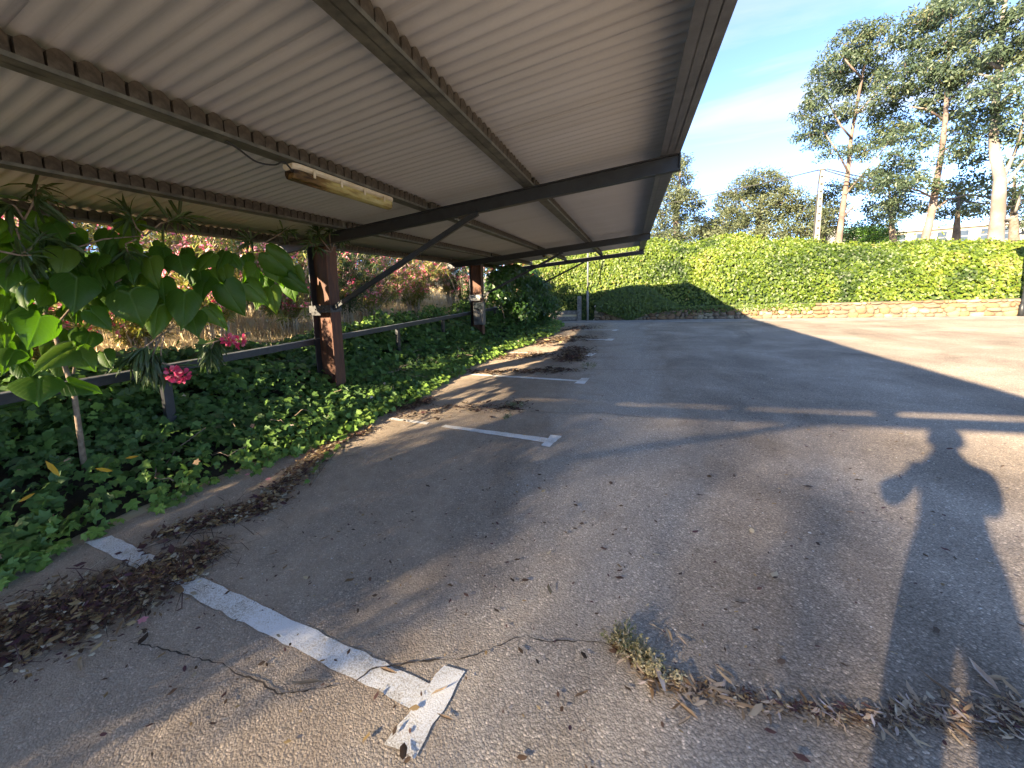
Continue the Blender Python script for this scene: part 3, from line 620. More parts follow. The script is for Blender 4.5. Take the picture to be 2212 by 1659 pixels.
# ------------------------------------------------------------------ stone wall
WY = 17.62; WZ = .52
wall = empty('stone_wall', (8, WY, 0)); tag(wall, 'low wall of rounded tan field stones below the green hedge', 'wall')
mb = MB(); mb.box((11.3, WY+.24, WZ/2-.03), (25.3, .40, WZ)); mb.build('wall_core', M['mortar'], wall)
def stone_mesh(seed):
    rs = np.random.default_rng(seed); bm = bmesh.new(); bmesh.ops.create_icosphere(bm, subdivisions=2, radius=1)
    for v in bm.verts:
        c = v.co; p = 3.2
        k = (abs(c.x)**p+abs(c.y)**p+abs(c.z)**p)**(-1/p)
        v.co = c*k*(1+.10*math.sin(3*c.x+seed)+.08*math.sin(4*c.z+2*seed))
    me = bpy.data.meshes.new('stone'); bm.to_mesh(me); bm.free(); me.polygons.foreach_set('use_smooth', [True]*len(me.polygons)); return me
smesh = []
for s_ in range(5):
    for mt in STONES:
        me = stone_mesh(s_*3+1); me.materials.append(mt); smesh.append(me)
stones = []
x0 = -1.35
colx = x0
rows = 4
for rrow in range(rows):
    xx = x0+random.uniform(-.05, .05); zc = .05+rrow*.135
    while xx < 23.8:
        wd = random.choice([.12, .16, .2, .25, .3, .36])*(.75 if rrow == 3 else 1.0); hh = random.uniform(.12, .18) if rrow < 3 else random.uniform(.07, .11)
        if rrow in (0, 1) and random.random() < .18: hh = .25; wd = random.uniform(.18, .3)
        stones.append((xx+wd/2, zc+random.uniform(-.015, .015)+(.04 if hh > .2 else 0), wd, hh)); xx += wd*.97
stones.sort(key=lambda s_: s_[0]); vis = [s_ for s_ in stones if s_[0] < 10.6]; far = [s_ for s_ in stones if s_[0] >= 10.6]
vis_big = sorted(vis, key=lambda s_: -s_[2]*s_[3])
def put_stone(s_, par):
    o = link('stone', random.choice(smesh), None, par); o.location = (s_[0], WY+.035+random.uniform(-.012, .018), s_[1]); o.scale = (s_[2]/2*.97, .075, s_[3]/2*.98); o.rotation_euler = (random.uniform(-.1, .1), random.uniform(-.18, .18), random.uniform(-.1, .1)); return o
for s_ in vis_big[:300]: put_stone(s_, wall)
mb = MB(); smb = [tuple(v.co) for v in smesh[1].vertices]; sf = [tuple(p.vertices) for p in smesh[1].polygons]
for mi in range(3):
    mb = MB()
    for q, s_ in enumerate(vis_big[300:]+far):
        if q % 3 == mi: mb.add([(v[0]*s_[2]/2*.97+s_[0], v[1]*.075+WY+.035, v[2]*s_[3]/2*.98+s_[1]) for v in smb], sf)
    if mb.v: o = mb.build('small_stones', STONES[mi*2 % 6], wall, True); o['kind'] = 'stuff'
o = link('loose_stone', stone_mesh(4), M['stonecap']); o.location = (-1.22, WY+.12, .575); o.scale = (.13, .10, .055); tag(o, 'pale loose stone lying on the left end of the wall', 'stone')

# ------------------------------------------------------------------ hedge on the bank above the wall
HX = [-5.2, -3.6, -1.5, -.4, .5, 1.2, 2.1, 2.9, 3.8, 4.8, 6.5, 8.2, 9.8, 12, 24]
HZ = [2.8, 3.0, 3.1, 3.25, 3.30, 3.05, 2.90, 3.05, 3.0, 2.72, 2.46, 2.25, 2.13, 2.1, 2.2]
def hedge_surf(u, v):
    """u = x, v 0..1 up the front then over the top"""
    top = np.interp(u, HX, HZ)+.22*(fbm(u*1.3, u*0, 2)-.5); bot = np.where(u < -1.3, .02, .46)
    a = np.clip(v/.72, 0, 1); b_ = np.clip((v-.72)/.28, 0, 1)
    yf = WY+.28+1.45*a**1.15+.45*(fbm(u*.9, a*3.2, 4)-.5)
    z = bot+(top-bot)*np.sin(a*math.pi/2)**.9-.25*b_**2+.22*(fbm(u*1.7+9, b_*3, 6)-.5)*np.clip(a*2-1, 0, 1)
    y_ = yf+1.9*b_
    return y_, z
hedge = empty('hedge', (8, WY+.8, 0)); tag(hedge, 'long bright green creeper hedge above the stone wall', 'hedge')
us = np.linspace(-5.2, 24, 110); vs_ = np.linspace(0, 1, 26); U, Vv = np.meshgrid(us, vs_, indexing='ij'); yy, zz = hedge_surf(U, Vv)
I = np.arange(U.size).reshape(U.shape); Fq = np.stack([I[:-1, :-1], I[1:, :-1], I[1:, 1:], I[:-1, 1:]], -1).reshape(-1); nq = len(Fq)//4
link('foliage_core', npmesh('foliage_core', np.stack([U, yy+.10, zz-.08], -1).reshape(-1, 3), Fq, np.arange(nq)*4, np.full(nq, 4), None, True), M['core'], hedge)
def surf_leaves(n, u, v, outn, jitter, size, name, mat, parent, rnd, tpl):
    pass
n = 62000
u = rng.uniform(-5.1, 15, n); v = rng.uniform(0, 1, n)**.85
yy, zz = hedge_surf(u, v)
depth = rng.exponential(.07, n)-.10
clump = fbm(u*2.2, v*9, 12)
pos = np.stack([u, yy+depth-.16*(clump-.5)*2, zz+rng.normal(0, .04, n)+np.where(v > .72, -depth*.8+.05, 0)], 1)
Zn = np.stack([rng.normal(0, .45, n), -1.0+rng.normal(0, .4, n), .55+rng.normal(0, .45, n)], 1)
Yn = np.stack([rng.normal(0, .7, n), -.35+rng.normal(0, .4, n), -.9+rng.normal(0, .4, n)], 1)
patch = fbm(u*.8+3, v*3.0, 21)
brown = np.exp(-(((u-6.4)/1.0)**2+((v-.45)/.22)**2))  # brownish hollow; its shade is painted by darkening the leaf tone
rn = np.clip(.52+.8*(patch-.5)+rng.normal(0, .20, n)-.55*brown-.9*np.clip(fbm(u*1.1+20, v*4.5, 77)-.62, 0, 1)*3, 0, 1)  # last term paints a few more dark hollows into the leaf colour
scatter('foliage', T_fold(.62, .10, .06), pos, frames(Yn, Zn), rng.uniform(.075, .135, n), rn, M['hedge'], hedge)['kind'] = 'stuff'
# upright new shoots along the top
n = 2600
u = rng.uniform(-1.5, 13, n); yy, zz = hedge_surf(u, np.full(n, .70)+rng.uniform(-.06, .10, n))
hgt = rng.exponential(.07, n)*np.clip(fbm(u*2.6, u*0+2, 31)*2-.3, .1, 2)
pos = np.stack([u, yy+rng.normal(0, .12, n), zz+hgt], 1)
scatter('shoots', T_fold(.55, .1, .06), pos, frames(rvec(n)+[0, -.2, .3], rvec(n)+[0, -.8, .4]), rng.uniform(.06, .11, n), np.clip(rng.normal(.65, .2, n), 0, 1), M['hedge'], hedge)['kind'] = 'stuff'
# mound of ivy spilling over the left end of the wall
mound = empty('ivy_mound', (-.3, WY-.1, 0)); tag(mound, 'rounded mound of ivy spilling over the left end of the stone wall', 'ivy')
n = 7000
u = rng.uniform(-1.25, 1.6, n); hm = np.interp(u, [-1.3, -.8, -.2, .4, .9, 1.3, 1.7], [.75, 1.2, 1.42, 1.42, 1.15, .75, .55]); lo = np.interp(u, [-1.3, -.9, -.3, 0, .6, 1.0, 1.7], [.48, .35, .12, .02, .30, .38, .46])
t_ = rng.uniform(0, 1, n); z_ = lo+(hm-lo)*t_
y_ = WY-.06-.16*np.sin(np.clip(t_, 0, 1)*math.pi)+.25*t_**2+rng.normal(0, .05, n)
scatter('foliage', T_fold(.7, .1, .06), np.stack([u, y_, z_], 1), frames(np.stack([rng.normal(0, .6, n), np.full(n, -.3), -1+rng.normal(0, .4, n)], 1), np.stack([rng.normal(0, .4, n), np.full(n, -1.0), .5+rng.normal(0, .4, n)], 1)), rng.uniform(.06, .11, n), np.clip(rng.normal(.34, .17, n), 0, 1), M['hedge'], mound)['kind'] = 'stuff'
n = 1500; u = rng.uniform(.9, 5.5, n); z_ = .52-rng.exponential(.06, n); scatter('trailing_leaves', T_fold(.7, .1, .06), np.stack([u, WY-.05+rng.normal(0, .03, n), z_], 1), frames(np.stack([rng.normal(0, .6, n), np.full(n, -.3), -1+rng.normal(0, .4, n)], 1), np.stack([rng.normal(0, .4, n), np.full(n, -1.0), .5+rng.normal(0, .4, n)], 1)), rng.uniform(.05, .09, n), np.clip(rng.normal(.4, .17, n), 0, 1), M['hedge'], mound)['kind'] = 'stuff'

# timber post, thin pole and sleeper step at the far corner
mb = MB(); mb.box((-1.93, 17.55, .51), (.16, .14, 1.04)); tag(mb.build('timber_post', M['wood'], bevel=.01), 'short weathered grey timber post beside the sleeper step', 'post')
mb = MB(); mb.tube([(-1.60, 17.45, 0), (-1.60, 17.45, 1.25)], .045, 10); pl_ = mb.build('thin_pole', M['concrete'], smooth=True); tag(pl_, 'thin grey pole standing by the left end of the stone wall', 'pole')
mb = MB(); mb.tube([(-1.60, 17.45, 1.25), (-1.60, 17.45, 2.86)], .032, 10); mb.build('upper_tube', M['steel'], pl_, True)
for z_, yy_ in ((.10, 17.45), (.34, 17.72)):
    mb = MB(); mb.box((-2.75, yy_, z_-.0), (1.45, .22, .16)); tag(mb.build('sleeper', M['wood'], bevel=.012), 'lower grey timber sleeper of the corner step' if z_ < .2 else 'upper grey timber sleeper of the corner step', 'sleeper')
mb = MB(); mb.box((-2.75, 17.84, .13), (1.5, .5, .25)); tag(mb.build('step_fill', M['field']), kind='structure')

# lamp post at the right edge, in front of the hedge
lb = on(2188, 652, 1, 17.72)
lx = float(lb[0])+.06
sl_ = empty('street_lamp', (lx, 17.70, 0)); tag(sl_, 'black lantern street lamp against the hedge at the right edge', 'street lamp')
mb = MB(); mb.tube([(lx, 17.50, 0), (lx, 17.50, .35), (lx, 17.50, .36), (lx, 17.50, 2.02)], [.055, .05, .032, .026], 12); mb.build('post', M['black'], sl_, True)
mb = MB(); mb.tube([(lx, 17.50, 2.02), (lx, 17.50, 2.06), (lx, 17.50, 2.30)], [.04, .10, .19], 6); mb.build('lantern_glass', M['plastic'], sl_)
mb = MB(); mb.tube([(lx, 17.50, 2.30), (lx, 17.50, 2.33), (lx, 17.50, 2.46), (lx, 17.50, 2.52)], [.24, .23, .08, .02], 6); mb.build('lantern_roof', M['black'], sl_)

# ------------------------------------------------------------------ ivy along the railing
def ivy_height(x, y):
    e = ivy_edge(y); d = e-x
    h = np.interp(d, [-.25, 0, .2, .6, 1.0, 1.4, 1.8, 2.2, 2.6], [.0, .05, .10, .13, .16, .36, .42, .26, .05])
    return h*(.65+.8*fbm(x*1.6, y*1.3, 17))
ivy = empty('ivy_bank', (-3.8, 5, 0)); tag(ivy, 'bank of dark glossy ivy under the railing along the parking bays', 'ivy')
def ivy_leaves(n, ylo, yhi, dmax=2.5):
    y = rng.uniform(ylo, yhi, n); d = rng.uniform(0, 1, n)**.9*dmax-.04
    rag_ = .34*(fbm(y*1.1, y*0+4, 44)-.5)+.22*(fbm(y*4.1, y*0, 45)-.5)
    x = ivy_edge(y)-d+rag_*np.clip(1-d/.5, 0, 1)
    hh = ivy_height(x, y); lay = 1-rng.exponential(.28, n); lay = np.clip(lay, 0, 1.15)
    z = np.maximum(zbank(x, y), 0)+np.interp(-x, [3.3, 4.2, 4.6, 5.0, 5.3], [0, .05, .16, .10, .0])+.015+hh*lay
    gapm = fbm(x*2.4, y*2.4, 51)
    keep = (rng.uniform(0, 1, n) < np.clip((gapm-.28)*6, .25, 1))
    x, y, z, d, lay = x[keep], y[keep], z[keep], d[keep], lay[keep]; n = len(x)
    slope = np.stack([np.full(n, .55)+rng.normal(0, .38, n), -.25+rng.normal(0, .42, n), .85+rng.normal(0, .3, n)], 1)
    dirn = np.stack([.75+rng.normal(0, .7, n), rng.normal(-.2, .8, n), -.35+rng.normal(0, .35, n)], 1)
    big = np.clip(rng.lognormal(0, .28, n), .5, 1.7)
    size = np.interp(d, [0, .3, 1.0, 2], [.062, .074, .082, .085])*big
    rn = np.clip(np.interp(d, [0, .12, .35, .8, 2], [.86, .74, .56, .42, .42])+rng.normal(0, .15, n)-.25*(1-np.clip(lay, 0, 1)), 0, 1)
    return np.stack([x, y, z], 1), frames(dirn, slope), size, rn
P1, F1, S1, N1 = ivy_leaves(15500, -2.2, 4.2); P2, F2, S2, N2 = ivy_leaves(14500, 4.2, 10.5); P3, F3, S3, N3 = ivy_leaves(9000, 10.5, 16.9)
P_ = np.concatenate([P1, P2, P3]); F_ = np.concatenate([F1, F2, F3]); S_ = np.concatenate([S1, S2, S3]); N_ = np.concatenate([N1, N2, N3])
dz_ = (P_-CAM)@fwd; sxp = PPX+FPX*((P_-CAM)@rgt)/dz_; syp = PPY-FPX*((P_-CAM)@upv)/dz_
app = np.where((dz_ > .3) & (sxp > -5) & (sxp < PW) & (syp > 700) & (syp < PH), S_/np.maximum(dz_, .3), 0)
# leaves on top of the pile near the edge show best
order = np.argsort(-app*(1+.6*(N_ > .6)))[:300]; mask = np.ones(len(P_), bool); mask[order] = False
TI = T_ivy(); ivm = []
for q in range(10):
    me = bpy.data.meshes.new('ivy_leaf'); me.from_pydata([tuple(v) for v in TI[0]], [], TI[1]); me.materials.append(M['ivy'])
    a = me.attributes.new('rnd', 'FLOAT', 'POINT'); a.data.foreach_set('value', np.full(len(TI[0]), .2+.08*q, np.float32)); ivm.append(me)
for i in order:
    o = bpy.data.objects.new('leaf', ivm[int(np.clip((N_[i]-.2)/.08, 0, 9))]); col.objects.link(o); o.parent = ivy; o.matrix_parent_inverse = pinv(ivy)
    m4 = Matrix(F_[i].tolist()).to_4x4(); o.matrix_basis = Matrix.Translation(P_[i].tolist()) @ m4 @ Matrix.Diagonal((S_[i], S_[i], S_[i], 1))
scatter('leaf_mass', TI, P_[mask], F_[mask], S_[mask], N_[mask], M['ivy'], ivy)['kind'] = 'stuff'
# ivy hanging and climbing behind the railing: loose bushy lumps
def blob_leaves(c, r, n, sz, sx=1., shell=.55):
    v = rvec(n); rad = shell+(1-shell)*rng.uniform(0, 1, n)**.5; lump = 1+.35*(fbm(v[:, 0]*2.5+c[0], v[:, 1]*2.5+v[:, 2]*2.1, 3)-.5)*2
    p = np.array(c)+v*np.array(r)*(rad*lump)[:, None]
    return p, v
lump_spots = [(-4.55, -1.0, .85), (-4.5, .3, .95), (-4.55, 1.6, .85), (-4.6, 3.0, .92), (-4.6, 5.3, .95), (-4.5, 6.6, 1.05), (-4.55, 7.6, .98), (-4.5, 9.0, 1.05), (-4.5, 11.0, 1.1), (-4.4, 12.2, 1.1)]
pp_, vv_ = [], []
for (x, y, z) in lump_spots:
    p, v = blob_leaves((x, y, z-.22), (.38, .75, .32), 620, .07); pp_.append(p); vv_.append(v)
pp_ = np.concatenate(pp_); vv_ = np.concatenate(vv_); n = len(pp_)
scatter('upper_leaves', TI, pp_, frames(rvec(n)+[.3, 0, -.5], vv_+rvec(n)*.5+[.2, 0, .3]), rng.uniform(.055, .10, n), np.clip(rng.normal(.52, .2, n), 0, 1), M['ivy'], ivy)['kind'] = 'stuff'
n = 420; ii = rng.integers(0, len(P_), n); scatter('dead_leaves', TI, P_[ii]+[0, 0, .012], frames(rvec(n)+[.4, 0, -.3], rvec(n)*.8+[.4, -.2, .8]), rng.uniform(.03, .06, n), np.clip(rng.normal(.55, .3, n), 0, 1), M['dryleaf'], ivy)['kind'] = 'stuff'
# a few bare runners in the ivy and a sprig crossing the litter
mb = MB()
for k in range(60):
    y = rng.uniform(-.5, 9); x = ivy_edge(y)-rng.uniform(.3, 1.3); z = max(float(zbank(x, y)), 0)+.10; pts = [(x, y, z)]
    a = rng.uniform(0, 6.28)
    for s_ in range(5): a += rng.normal(0, .35); x += .09*math.cos(a); y += .09*math.sin(a); z += rng.normal(.012, .03); pts.append((x, y, z))
    mb.tube(pts, .0035, 4)
mb.build('runners', M['twig'], ivy)['kind'] = 'stuff'
# ivy sprig on the asphalt
def sprig_ivy(pts, label, nl, s0=.06):
    e = empty('ivy_runner', tuple(pts[0])); tag(e, label, 'ivy', 'ivy runners creeping over the asphalt'); mb = MB(); mb.tube([(p[0], p[1], .015+.01*math.sin(i*2)) for i, p in enumerate(pts)], .004, 5); mb.build('stem', M['twig'], e)
    for k in range(nl):
        t_ = k/nl*(len(pts)-1); i = int(t_); f_ = t_-i; p = np.array(pts[i])*(1-f_)+np.array(pts[i+1])*f_
        R3 = frames(np.array([[rng.normal(), rng.normal(), -.15]]), np.array([[rng.normal(0, .35), rng.normal(0, .35)-.2, 1]]))[0]; s_ = s0*rng.uniform(.7, 1.25)
        o = bpy.data.objects.new('leaf', ivm[int(rng.integers(4, 9))]); col.objects.link(o); o.parent = e; o.matrix_parent_inverse = pinv(e)
        o.matrix_basis = Matrix.Translation((p[0]+rng.normal(0, .03), p[1]+rng.normal(0, .03), .04+rng.uniform(0, .03))) @ Matrix(R3.tolist()).to_4x4() @ Matrix.Diagonal((s_, s_, s_, 1))
sprig_ivy([gnd(735, 955), gnd(725, 985), gnd(700, 1010), gnd(670, 1055)], 'ivy runner with bright leaves crossing the leaf litter near the first column', 16)
sprig_ivy([gnd(360, 1010), gnd(400, 1040), gnd(425, 1075)], 'short bright ivy runner reaching over the asphalt edge', 8)

# ------------------------------------------------------------------ heart-leaved tree branch hanging in front of the railing
hm_ = []
for q in range(12):
    TH = T_heart(q)
    me = bpy.data.meshes.new('heart_leaf'); me.from_pydata([tuple(v) for v in TH[0]], [], TH[1]); me.materials.append(M['heart']); me.polygons.foreach_set('use_smooth', [True]*len(me.polygons))
    a = me.attributes.new('rnd', 'FLOAT', 'POINT'); a.data.foreach_set('value', np.full(len(TH[0]), .1+.16*(q % 6), np.float32)); hm_.append(me)
cat_ = empty('heart_leaf_tree', (-4.05, 1.05, float(zbank(-4.05, 1.05))))
tag(cat_, 'young tree with large heart shaped leaves growing through the railing', 'tree')
def zz1(q): return (q[0]/1.58/1.8228, (q[1]/1.58+600)/1.8228)
HL = [((240, 1405), (232, 1575), 250, -3.42), ((418, 1425), (648, 1488), 150, -3.42), ((800, 865), (885, 1080), 280, -3.5), ((1150, 870), (1145, 1095), 195, -3.45), ((985, 950), (955, 1150), 170, -3.55), ((1195, 1000), (1225, 1145), 160, -3.6), ((1300, 960), (1440, 1100), 130, -3.6),
      ((1390, 820), (1525, 1025), 190, -3.5), ((1540, 810), (1700, 950), 170, -3.55), ((1680, 840), (1725, 995), 130, -3.6), ((1790, 770), (1932, 880), 110, -3.6), ((1660, 620), (1880, 790), 180, -3.65), ((1440, 640), (1510, 735), 90, -3.7), ((1330, 630), (1240, 720), 110, -3.7),
      ((1110, 640), (1150, 770), 180, -3.6), ((930, 660), (965, 830), 140, -3.6), ((720, 700), (690, 800), 150, -3.65), ((400, 600), (395, 750), 180, -3.55), ((480, 770), (460, 990), 240, -3.45), ((260, 1010), (190, 1215), 270, -3.55), ((560, 980), (705, 1105), 140, -3.6), ((470, 1200), (200, 1340), 200, -3.6), ((470, 1230), (600, 1360), 180, -3.55),
      ((640, 1240), (690, 1350), 120, -3.6), ((150, 830), (130, 960), 170, -3.6), ((300, 850), (250, 960), 150, -3.6), ((620, 640), (560, 740), 130, -3.6), ((60, 700), (30, 850), 170, -3.6), ((200, 560), (190, 690), 150, -3.65), ((330, 440), (400, 540), 150, -3.6), ((1000, 560), (1010, 640), 90, -3.8), ((1600, 720), (1560, 850), 140, -3.75), ((1280, 780), (1240, 900), 150, -3.7), ((860, 760), (840, 880), 130, -3.75), ((560, 1120), (520, 1240), 150, -3.65), ((90, 1230), (40, 1330), 150, -3.6), ((1380, 700), (1420, 830), 130, -3.75), ((1700, 690), (1790, 840), 150, -3.75), ((1010, 780), (1030, 930), 150, -3.75)]
br_ends = []
def put_heart(base, tip, wpx, xpl, tilt=None):
    b = on(*zz1(base), 0, xpl); t_ = on(*zz1(tip), 0, xpl+.10); d = Vector((t_-b).tolist()); L = d.length
    view = Vector((CAM-b).tolist()).normalized(); nrm = (view+Vector((rng.normal(0, .3), rng.normal(0, .3), .5+rng.normal(0, .3)))).normalized()
    X = d.normalized().cross(nrm).normalized(); Z = X.cross(d.normalized())
    dep = (b-CAM)@fwd; wd = wpx/1.58/1.8228/FPX*dep/.94
    rot = Matrix((X*max(wd, .08), d.normalized()*L/1.06, Z*L)).transposed().to_4x4()
    o = bpy.data.objects.new('leaf', hm_[int(rng.integers(0, 12))]); col.objects.link(o); o.parent = cat_; o.matrix_parent_inverse = pinv(cat_)
    o.matrix_basis = Matrix.Translation(b.tolist()) @ rot
    br_ends.append(Vector(b.tolist()))
for (b, t_, wpx, xp) in HL: put_heart(b, t_, wpx, xp)
poly_up = [(0, 480), (330, 430), (500, 560), (900, 560), (1350, 600), (1800, 640), (1850, 760), (1600, 880), (1200, 950), (900, 900), (650, 900), (520, 1080), (380, 1300), (60, 1330), (0, 1000)]
def inside(p, poly):
    c = False; j = len(poly)-1
    for i in range(len(poly)):
        if (poly[i][1] > p[1]) != (poly[j][1] > p[1]) and p[0] < (poly[j][0]-poly[i][0])*(p[1]-poly[i][1])/(poly[j][1]-poly[i][1]+1e-9)+poly[i][0]: c = not c
        j = i
    return c
k = 0
while k < 105:
    p = (rng.uniform(0, 1850), rng.uniform(430, 1330))
    if p[0] > 900 and rng.uniform() < .35: continue
    if not inside(p, poly_up): continue
    a = rng.normal(math.pi/2-.1, .45); L = rng.uniform(95, 180)
    put_heart(p, (p[0]+L*math.cos(a), p[1]+L*math.sin(a)), L*rng.uniform(.75, 1.05), rng.uniform(-4.15, -3.7)); k += 1
k = 0
while k < 46:
    p = (rng.uniform(-30, 860), rng.uniform(400, 860)); a = rng.normal(math.pi/2, .5); L = rng.uniform(100, 190)
    put_heart(p, (p[0]+L*math.cos(a), p[1]+L*math.sin(a)), L*rng.uniform(.75, 1.05), rng.uniform(-4.2, -3.6)); k += 1
mb = MB(); z0 = float(zbank(-4.05, 1.05))-.05
def P3(x, y, xp): return Vector(on(*zz1((x, y)), 0, xp).tolist())
trunk = [Vector((-3.72, 1.30, .22)), P3(455, 1450, -3.7), P3(420, 1380, -3.72), P3(330, 1100, -3.9), P3(180, 800, -4.0), P3(60, 620, -4.0)]
mb.tube(trunk, [.022, .018, .017, .015, .012, .008], 7); mb.build('trunk', M['twig'], cat_, True)
for path in ([(330, 1100), (500, 900), (760, 790), (1050, 690), (1330, 640), (1650, 610)], [(455, 1380), (480, 1240), (560, 1190)], [(500, 900), (900, 860), (1200, 880), (1400, 820)], [(180, 800), (420, 610), (640, 540), (880, 520)], [(0, 690), (120, 590), (330, 520), (470, 500)]):
    m2 = MB(); m2.tube([P3(x, y, -3.78) for x, y in path], [.010]+[.007]*(len(path)-2)+[.004], 6); m2.build('branch', M['twig'], cat_, True)

# ------------------------------------------------------------------ oleanders
TL = T_lance()
def whorls(tips, dirs, per, size, droop=.25, spread=.9):
    """lance leaves set round each shoot tip"""
    n = len(tips)*per; P = np.repeat(tips, per, 0); D = np.repeat(dirs, per, 0)
    back = rng.uniform(0, 1, n)[:, None]*np.repeat(rng.uniform(.06, .22, len(tips)), per)[:, None]; P = P-D*back
    side = rvec(n); side -= (side*D).sum(1, keepdims=True)*D; side /= np.linalg.norm(side, axis=1, keepdims=True)+1e-9
    Y = D*rng.uniform(.2, 1.0, n)[:, None]+side*spread+np.array([0, 0, -droop])
    return P, frames(Y, D*.9+side*.1+np.array([0, 0, .4])+rng.normal(0, .2, (n, 3))), size*rng.uniform(.7, 1.25, n)
TP = (np.array([(0, 0, 0), (.42, .55, .10), (.22, 1, .0), (-.22, 1, .0), (-.42, .55, .10)]), [(0, 1, 2), (0, 2, 3), (0, 3, 4)])
def oleander(loc, hgt, spread, nst, label, group, per=16, flower=.5, leafy=1.0, pale=True, red=False, rbias=.55, lsize=.13, low=.35):
    x, y = loc; z = float(zbank(x, y)) if x < -2.6 else 0.
    e = empty('oleander_bush', (x, y, z-.03)); tag(e, label, 'bush', group)
    mb = MB(); tips = []; dirs = []
    for k in range(nst):
        a = rng.uniform(0, 6.283); ln = rng.uniform(.25, 1)**.6*spread; h = hgt*rng.uniform(.55, 1.05); p0 = Vector((x+.12*math.cos(a), y+.12*math.sin(a), z-.02))
        pts = [p0]; 
        for s_ in (.3, .6, .85, 1.0):
            pts.append(Vector((x+math.cos(a)*ln*s_**1.5+rng.normal(0, .05), y+math.sin(a)*ln*s_**1.5+rng.normal(0, .05), z+h*s_**.8)))
        mb.tube(pts, [.016, .013, .010, .007, .004], 5)
        for t_ in np.linspace(low, 1, 6):
            i = min(3, int(t_*4)); f_ = t_*4-i; p = pts[i].lerp(pts[i+1], min(f_, 1)); d = (pts[i+1]-pts[i]).normalized()
            nb = 3 if t_ < .9 else 2
            for b in range(nb):
                d2 = (d+Vector(rvec(1)[0].tolist())*.8).normalized(); q = p+d2*rng.uniform(.1, .42)*(1.2-.5*t_)
                if b == 0 or rng.uniform() < .5: mb.tube([p, q], [.005, .003], 4, False)
                tips.append(tuple(q)); dirs.append(tuple(d2))
    mb.build('stems', M['pale_twig'] if pale else M['twig'], e)['kind'] = 'stuff'
    tips = np.array(tips); dirs = np.array(dirs); keep = rng.uniform(0, 1, len(tips)) < leafy; tk, dk = tips[keep], dirs[keep]
    P, R, s_ = whorls(tk, dk, per, lsize); n = len(P)
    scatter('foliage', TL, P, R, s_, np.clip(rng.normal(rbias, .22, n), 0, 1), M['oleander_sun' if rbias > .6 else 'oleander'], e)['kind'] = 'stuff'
    top = tips[:, 2] > z+hgt*.35; fi = np.where(top & (rng.uniform(0, 1, len(tips)) < flower))[0]
    if len(fi):
        c = np.repeat(tips[fi]+dirs[fi]*.05, 12, 0); off = rvec(len(c)); pos = c+off*rng.uniform(.02, .07, len(c))[:, None]
        fl = scatter('flowers', TP, pos, frames(off+rvec(len(c))*.5, rvec(len(c))+off), rng.uniform(.034, .055, len(c)), np.clip(rng.normal(.78, .25, len(c)), 0, 1), M['petal_red' if red else 'petal'], e); fl['kind'] = 'stuff'
    return e
G1 = 'pink oleanders on the dry bank'
spots = [((-6.2, 4.2), 2.5, 1.0, 16, 'pink flowering oleander on the dry bank left of the first column'), ((-7.8, 2.6), 2.7, 1.3, 18, 'broad pink oleander filling the view behind the heart leaves'), ((-5.9, 7.2), 2.3, .8, 13, 'leafy oleander just right of the first column'), ((-7.3, 8.6), 3.0, 1.2, 20, 'pink oleander with pale arching stems between the two columns'),
         ((-5.8, 10.3), 2.4, .9, 15, 'oleander with red blooms left of the second column'), ((-7.0, 12.4), 3.0, 1.3, 20, 'pink oleander behind the second column'), ((-5.6, 13.6), 2.6, .9, 15, 'oleander right of the second column'), ((-9.2, 5.4), 3.2, 1.5, 20, 'tall pink oleander high on the bank behind the first column'),
         ((-9.8, 10.2), 3.3, 1.5, 20, 'tall pink oleander high on the bank between the columns'), ((-9.6, 1.0), 2.6, 1.3, 16, 'tall pink oleander at the left picture edge'), ((-6.4, .6), 1.5, .8, 9, 'low oleander behind the ivy at the left edge'), ((-9.4, 15.2), 3.3, 1.5, 20, 'tall oleander far back on the bank near the corner'), ((-4.6, 16.6), 2.6, .8, 14, 'dark red flowering oleander at the far end of the carport'), ((-12.0, 7.5), 3.3, 1.7, 20, 'highest oleander on the bank, between the columns'), ((-12.2, 3.0), 3.3, 1.7, 20, 'highest oleander on the bank, left of the first column'),
         ((-7.9, 6.3), 2.7, 1.4, 22, 'spreading oleander with pale stems just past the first column'), ((-8.3, 11.0), 2.7, 1.4, 22, 'spreading oleander with pale stems behind the railing near the second column'), ((-7.6, 4.4), 2.6, 1.4, 20, 'bright yellow green oleander behind the heart leaves beside the column'), ((-10.5, -1.6), 2.2, 1.2, 14, 'spreading oleander beyond the left picture edge'), ((-6.6, 14.8), 2.6, 1.3, 18, 'spreading oleander behind the far vine'), ((-10.6, 8.0), 3.0, 1.6, 22, 'broad oleander midway up the bank between the columns'), ((-10.8, 2.0), 3.0, 1.6, 22, 'broad oleander midway up the bank at the left'),
         ((-5.9, 2.9), 1.5, 1.0, 12, 'low straggly oleander just behind the rail left of the first column'), ((-6.0, 5.6), 1.7, 1.0, 13, 'low straggly oleander just behind the rail right of the first column'), ((-6.3, 8.7), 1.8, 1.1, 14, 'low straggly oleander midway between the columns'), ((-5.7, 1.6), 1.3, .9, 10, 'low straggly oleander behind the heart leaves')]
for i, (l, h, s_, k, lab) in enumerate(spots):
    oleander(l, h*.86, s_*1.25, int(k*1.3), lab, G1, 14, .42 if i not in (2,) else .1, 1., True, i == 12, .74 if i not in (2, 6, 12) else .4, .15, .18)
